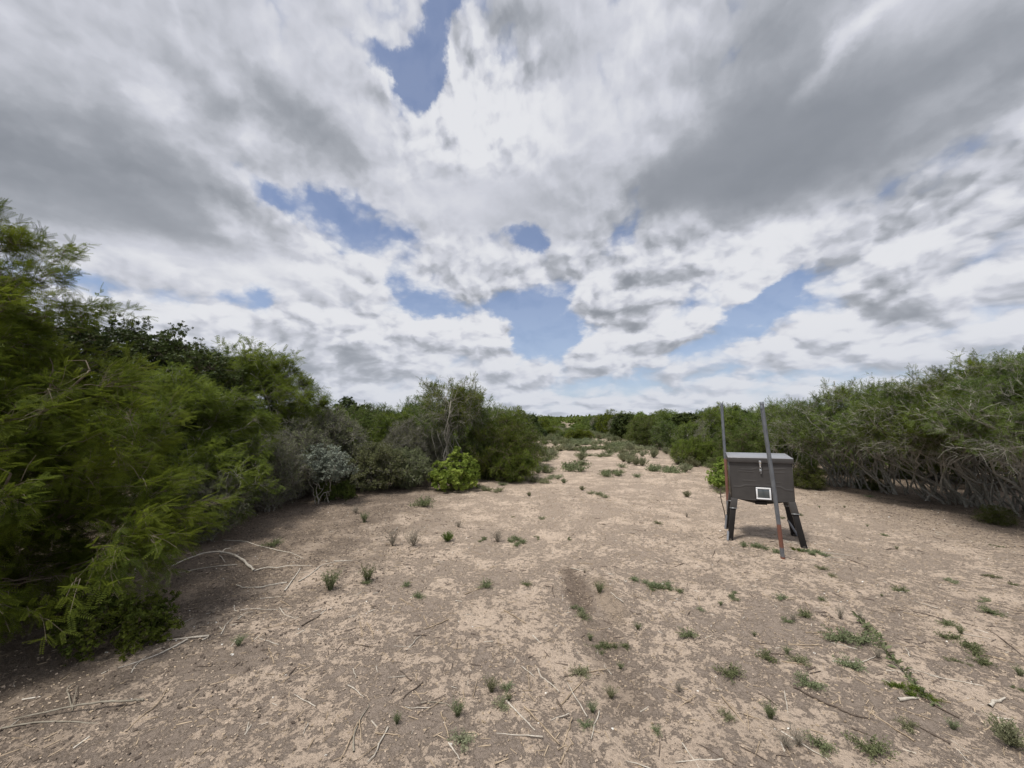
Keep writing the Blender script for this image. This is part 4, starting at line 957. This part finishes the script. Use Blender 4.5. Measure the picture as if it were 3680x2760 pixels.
# body: sheet box, front face carries pressed creases
def creased_body():
    nx, nz = 90, 70; X, Z = np.meshgrid(np.linspace(-w, w, nx), np.linspace(ZB, ZT - .03, nz))
    def ridge(pts, h, s_):
        out = np.zeros_like(X)
        for (x0, z0), (x1, z1) in zip(pts[:-1], pts[1:]):
            t_ = np.clip(((X - x0) * (x1 - x0) + (Z - z0) * (z1 - z0)) / ((x1 - x0) ** 2 + (z1 - z0) ** 2), 0, 1)
            d = np.hypot(X - x0 - t_ * (x1 - x0), Z - z0 - t_ * (z1 - z0)); out = np.maximum(out, h * np.exp(-(d / s_) ** 2))
        return out
    Yp = .0015 * np.sin(5 * X + 2) * np.sin(7 * Z)
    for pts, h in (([(-.22, .93), (-.10, .93), (-.04, .945)], .005), ([(.04, .935), (.16, .945), (.27, .955)], .005), ([(-.24, .905), (-.08, .90)], .004), ([(.08, .90), (.26, .905)], .004),
                   ([(-.20, .785), (-.06, .785)], .004), ([(.08, .775), (.20, .775)], .004), ([(-.31, .70), (-.24, .70), (-.18, .725), (-.02, .728)], .006), ([(.06, .725), (.20, .725), (.26, .69), (.33, .69)], .006)):
        Yp = Yp - ridge(pts, h * .7, .006)
    V = np.stack([X, Yp, Z], -1).reshape(-1, 3); i = np.arange(nz - 1)[:, None] * nx; j = np.arange(nx - 1)[None]
    F = np.stack([i + j, i + j + 1, i + nx + j + 1, i + nx + j], -1).reshape(-1, 4)
    zr = ZT - .03; B = [(-w, .006, ZB), (w, .006, ZB), (w, FD, ZB), (-w, FD, ZB), (-w, .006, zr), (w, .006, zr), (w, FD, zr + .03), (-w, FD, zr + .03)]
    V2, F2 = prism_mesh([B])
    # folded side flanges closing the front sheet
    V3, F3 = prism_mesh([bx(-w - .003, -w + .001, -.004, FD, ZB, zr), bx(w - .001, w + .003, -.004, FD, ZB, zr), bx(-w, w, -.003, .05, ZB - .006, ZB)])
    return join([(V, F), (V2, F2), (V3, F3)])
mesh_obj('body', *creased_body(), P_BODY, fr, smooth=False)
lid_top = [(-w - .018, -.02, ZT), (w + .018, -.02, ZT), (w + .018, FD + .02, ZT + .022), (-w - .018, FD + .02, ZT + .022)]
lid = solid('lid', [bx(-w - .018, w + .018, -.02, -.014, ZT - .062, ZT - .004), bx(-w - .018, -w - .012, -.014, FD + .014, ZT - .05, ZT - .004), bx(w + .012, w + .018, -.014, FD + .014, ZT - .05, ZT - .004), bx(-w - .018, w + .018, FD + .014, FD + .02, ZT - .04, ZT + .017)], P_BODY, fr, .0015)
solid('lid_sheet', [[(x, y, z - .004) for x, y, z in lid_top] + lid_top], P_LID, lid, .001)
# hasp latch with padlock
la = solid('latch', [bx(-.012, .012, -.030, -.021, ZT - .075, ZT - .035), bx(-.009, .009, -.022, -.004, ZT - .115, ZT - .072)], P_CHROME, fr, .001)
def torus_pts(c, r, n=14):
    a = np.linspace(0, 2 * np.pi, n); return np.stack([c[0] + r * np.cos(a), np.full(n, c[1]), c[2] + 1.3 * r * np.sin(a)], 1)
mesh_obj('hasp_ring', *tubes(torus_pts((0, -.024, ZT - .128), .011)[None], np.full((1, 14), .003), 6), P_CHROME, la)
solid('padlock', [bx(-.012, .012, -.033, -.016, ZT - .172, ZT - .146)], P_GALV, la, .003)
mesh_obj('chain_link', *tubes(torus_pts((.004, -.02, ZT - .19), .007)[None], np.full((1, 14), .002), 5), P_CHROME, la)
# solar panel
sx0, sx1, sz0, sz1 = -.062, .092, ZB + .018, ZB + .158
sp = solid('solar_panel', [bx(sx0, sx1, -.020, -.0065, sz0, sz1)], P_CELL, fr, .001)
fwid = .013
solid('frame', [bx(sx0 - .004, sx1 + .004, -.026, -.008, sz1 - fwid, sz1 + .004), bx(sx0 - .004, sx1 + .004, -.026, -.008, sz0 - .004, sz0 + fwid),
    bx(sx0 - .004, sx0 + fwid, -.0255, -.0085, sz0 + fwid, sz1 - fwid), bx(sx1 - fwid, sx1 + .004, -.0255, -.0085, sz0 + fwid, sz1 - fwid)], P_WHITE, sp, .002)
solid('bracket', [bx(sx0 - .010, sx1 + .010, -.0078, -.0062, sz0 - .010, sz1 + .014)], P_BLACK, sp, 0)
# hopper funnel and spinner box underneath
solid('hopper', [[(-.08, .17, ZB - .075), (.08, .17, ZB - .075), (.08, .33, ZB - .075), (-.08, .33, ZB - .075), (-w + .04, .04, ZB - .007), (w - .04, .04, ZB - .007), (w - .04, FD - .04, ZB - .007), (-w + .04, FD - .04, ZB - .007)]], P_BLACK, fr)
ctl = solid('control_box', [bx(-.075, .055, .07, .20, ZB - .070, ZB - .030)], P_BLACK, fr)
# legs: painted sleeve, black tube, foot
for sxn, syn in ((-1, 0), (1, 0), (1, 1), (-1, 1)):
    tx = sxn * (w - .030); ty = .03 + syn * (FD - .06); bxx = tx + sxn * .085; by = ty + (.09 if syn else -.045)
    zt_ = ZB + .02
    p = lambda f: (tx + (bxx - tx) * f, ty + (by - ty) * f, zt_ * (1 - f))
    fsl = .27 if sxn < 0 else .30
    lg = solid('leg', [bar(p(.2), p(.99), .062, .062)], P_BLACK, fr, .003)
    solid('sleeve', [bar((tx, ty, zt_ - .022), p(fsl), .074, .074)], P_BODY, lg, .002)
    solid('collar_pin', [bar(tuple(Vector(p(fsl - .02)) + Vector((-.044, -.039, 0))), tuple(Vector(p(fsl - .02)) + Vector((.044, -.039, 0))), .006, .006, (0, 0, 1))], P_GALV, lg, 0)
    n = 10; q0 = Vector(p(.93)); q1 = Vector(p(1.03)); rr_ = np.array([.012, .032, .036, .037, .036, .034, .034, .032, .024, .01])
    PP = np.array([q0.lerp(q1, i / 9) for i in range(n)])
    mesh_obj('foot', *tubes(PP[None], rr_[None], 10), P_RUBB, lg)
    if syn == 1 or sxn < 0:
        f0, f1 = (.62, 1.0) if syn else (.78, 1.0)
        a = Vector(p(f0)) + Vector((.034 * (-1 if sxn > 0 else -1), -.02, 0)); b2 = Vector(p(f1)) + Vector((.03 * (1 if sxn > 0 else -1), -.05, .015))
        PP = np.array([a.lerp(b2, i / 5) for i in range(6)]); mesh_obj('brace_pipe', *tubes(PP[None], np.full((1, 6), .014), 8), P_GREYPIPE, lg)

def pole(name, foot, topd, top, r, bands, label, lid_h=None):
    x0, y0 = ground_at(*foot); T = at_depth(top[0], top[1], topd); A0 = np.array([x0, y0, float(gz(x0, y0)) - .12 * 0 - .03]); n = 60
    s_ = np.linspace(0, 1, n)[:, None]; P = A0 * (1 - s_) + T * s_; P[:, 0] += .006 * np.sin(s_[:, 0] * 5)
    m, q, b = mat(name + '_steel'); oc = q.node('ShaderNodeTexCoord').outputs['Object']; sp_ = q.node('ShaderNodeSeparateXYZ'); q.put(sp_.inputs[0], oc); Z = sp_.outputs[2]
    nz = q.noise(q.vmath('MULTIPLY', oc, (1, 1, .3)), 30, 6, .65); nb = q.noise(oc, 60, 4, .6)
    Zn = q.math('MULTIPLY_ADD', q.math('SUBTRACT', nz, .5), .10, Z); f = None
    for z0, z1, amt in bands:
        g = q.math('MULTIPLY', q.mr(Zn, z0 - .008, z0 + .008), q.mr(Zn, z1 - .008, z1 + .008, amt, 0)); f = g if f is None else q.math('MAXIMUM', f, g)
    spots = q.mr(nb, .66, .72, 0, .6); f = q.math('MAXIMUM', f, spots)
    c = q.mix(f, q.mix(q.mr(nz, .3, .7), (.13, .145, .165, 1), (.23, .25, .275, 1)), q.mix(nz, (.13, .040, .020, 1), (.27, .095, .045, 1)))
    q.put(b.inputs['Base Color'], c); q.put(b.inputs['Roughness'], q.mr(f, 0, 1, .5, .9)); q.put(b.inputs['Metallic'], q.mr(f, 0, 1, .45, 0))
    bp = q.node('ShaderNodeBump'); bp.inputs['Strength'].default_value = .4; bp.inputs['Distance'].default_value = .003; q.put(bp.inputs['Height'], nz); q.put(b.inputs['Normal'], bp.outputs[0])
    P = np.concatenate([P, P[-1:], P[-1:] + [0, 0, -.05]]); rr_ = np.concatenate([np.full(n, r), [r * .82, r * .82]])   # open pipe mouth
    P[-2] = P[-3]; P[-2, 2] += 1e-4
    Pm, R_ = P[None], rr_[None]
    V, F = tubes(P[None, :n], rr_[None, :n], 16); V2, F2 = tubes(np.stack([P[n - 1] + [0, 0, -.08], P[n - 1]])[None], np.array([[r * .8, r * .8]]), 16)
    i = np.arange(16); ring = np.stack([(n - 1) * 16 + i, (n - 1) * 16 + (i + 1) % 16, len(V) + 16 + (i + 1) % 16, len(V) + 16 + i], 1)
    V, F = join([(V, F), (V2, F2)]); F = np.concatenate([F, ring])
    o = mesh_obj(name, V, F, m); tag(o, label, 'pole'); return o
pole('metal_pole', (1691.6, 1209), 4.42, (1646, 868), .0215, [(.13, .40, .85), (-.1, .03, 1.0)], 'leaning grey steel pole with a rusty band, standing in front of the feeder')
pole('metal_pole', (1573.5, 1121), 6.26, (1559.6, 869), .0215, [(.28, .95, .8), (-.1, .09, 1.0)], 'upright grey steel pole with a rusty middle, behind the left side of the feeder')
# thin rusty rod left of the rear pole
x0, y0 = ground_at(1572, 1122); T = at_depth(1555, 1054, y0); P = np.linspace(np.array([x0 - .04, y0, -.02]), T, 8); P[:, 0] += .01 * np.sin(np.arange(8))
V, F = tubes(P[None], np.full((1, 8), .008), 6); V2, F2 = tubes(np.stack([P[-3] + [-.04, 0, 0], P[-3] + [.02, 0, .01], P[-3] + [.05, 0, .0]])[None], np.full((1, 3), .005), 5)
o = mesh_obj('iron_stake', *join([(V, F), (V2, F2)]), W_DKST); tag(o, 'thin dark leaning stake beside the foot of the rear pole', 'stake')
# remove prototypes nobody used
for k, p in PROTO.items():
    if not p['used']:
        for ch in list(p['root'].children): bpy.data.objects.remove(ch)
        bpy.data.objects.remove(p['root'])
print('objects', len(S.objects), 'fill', len(placed))
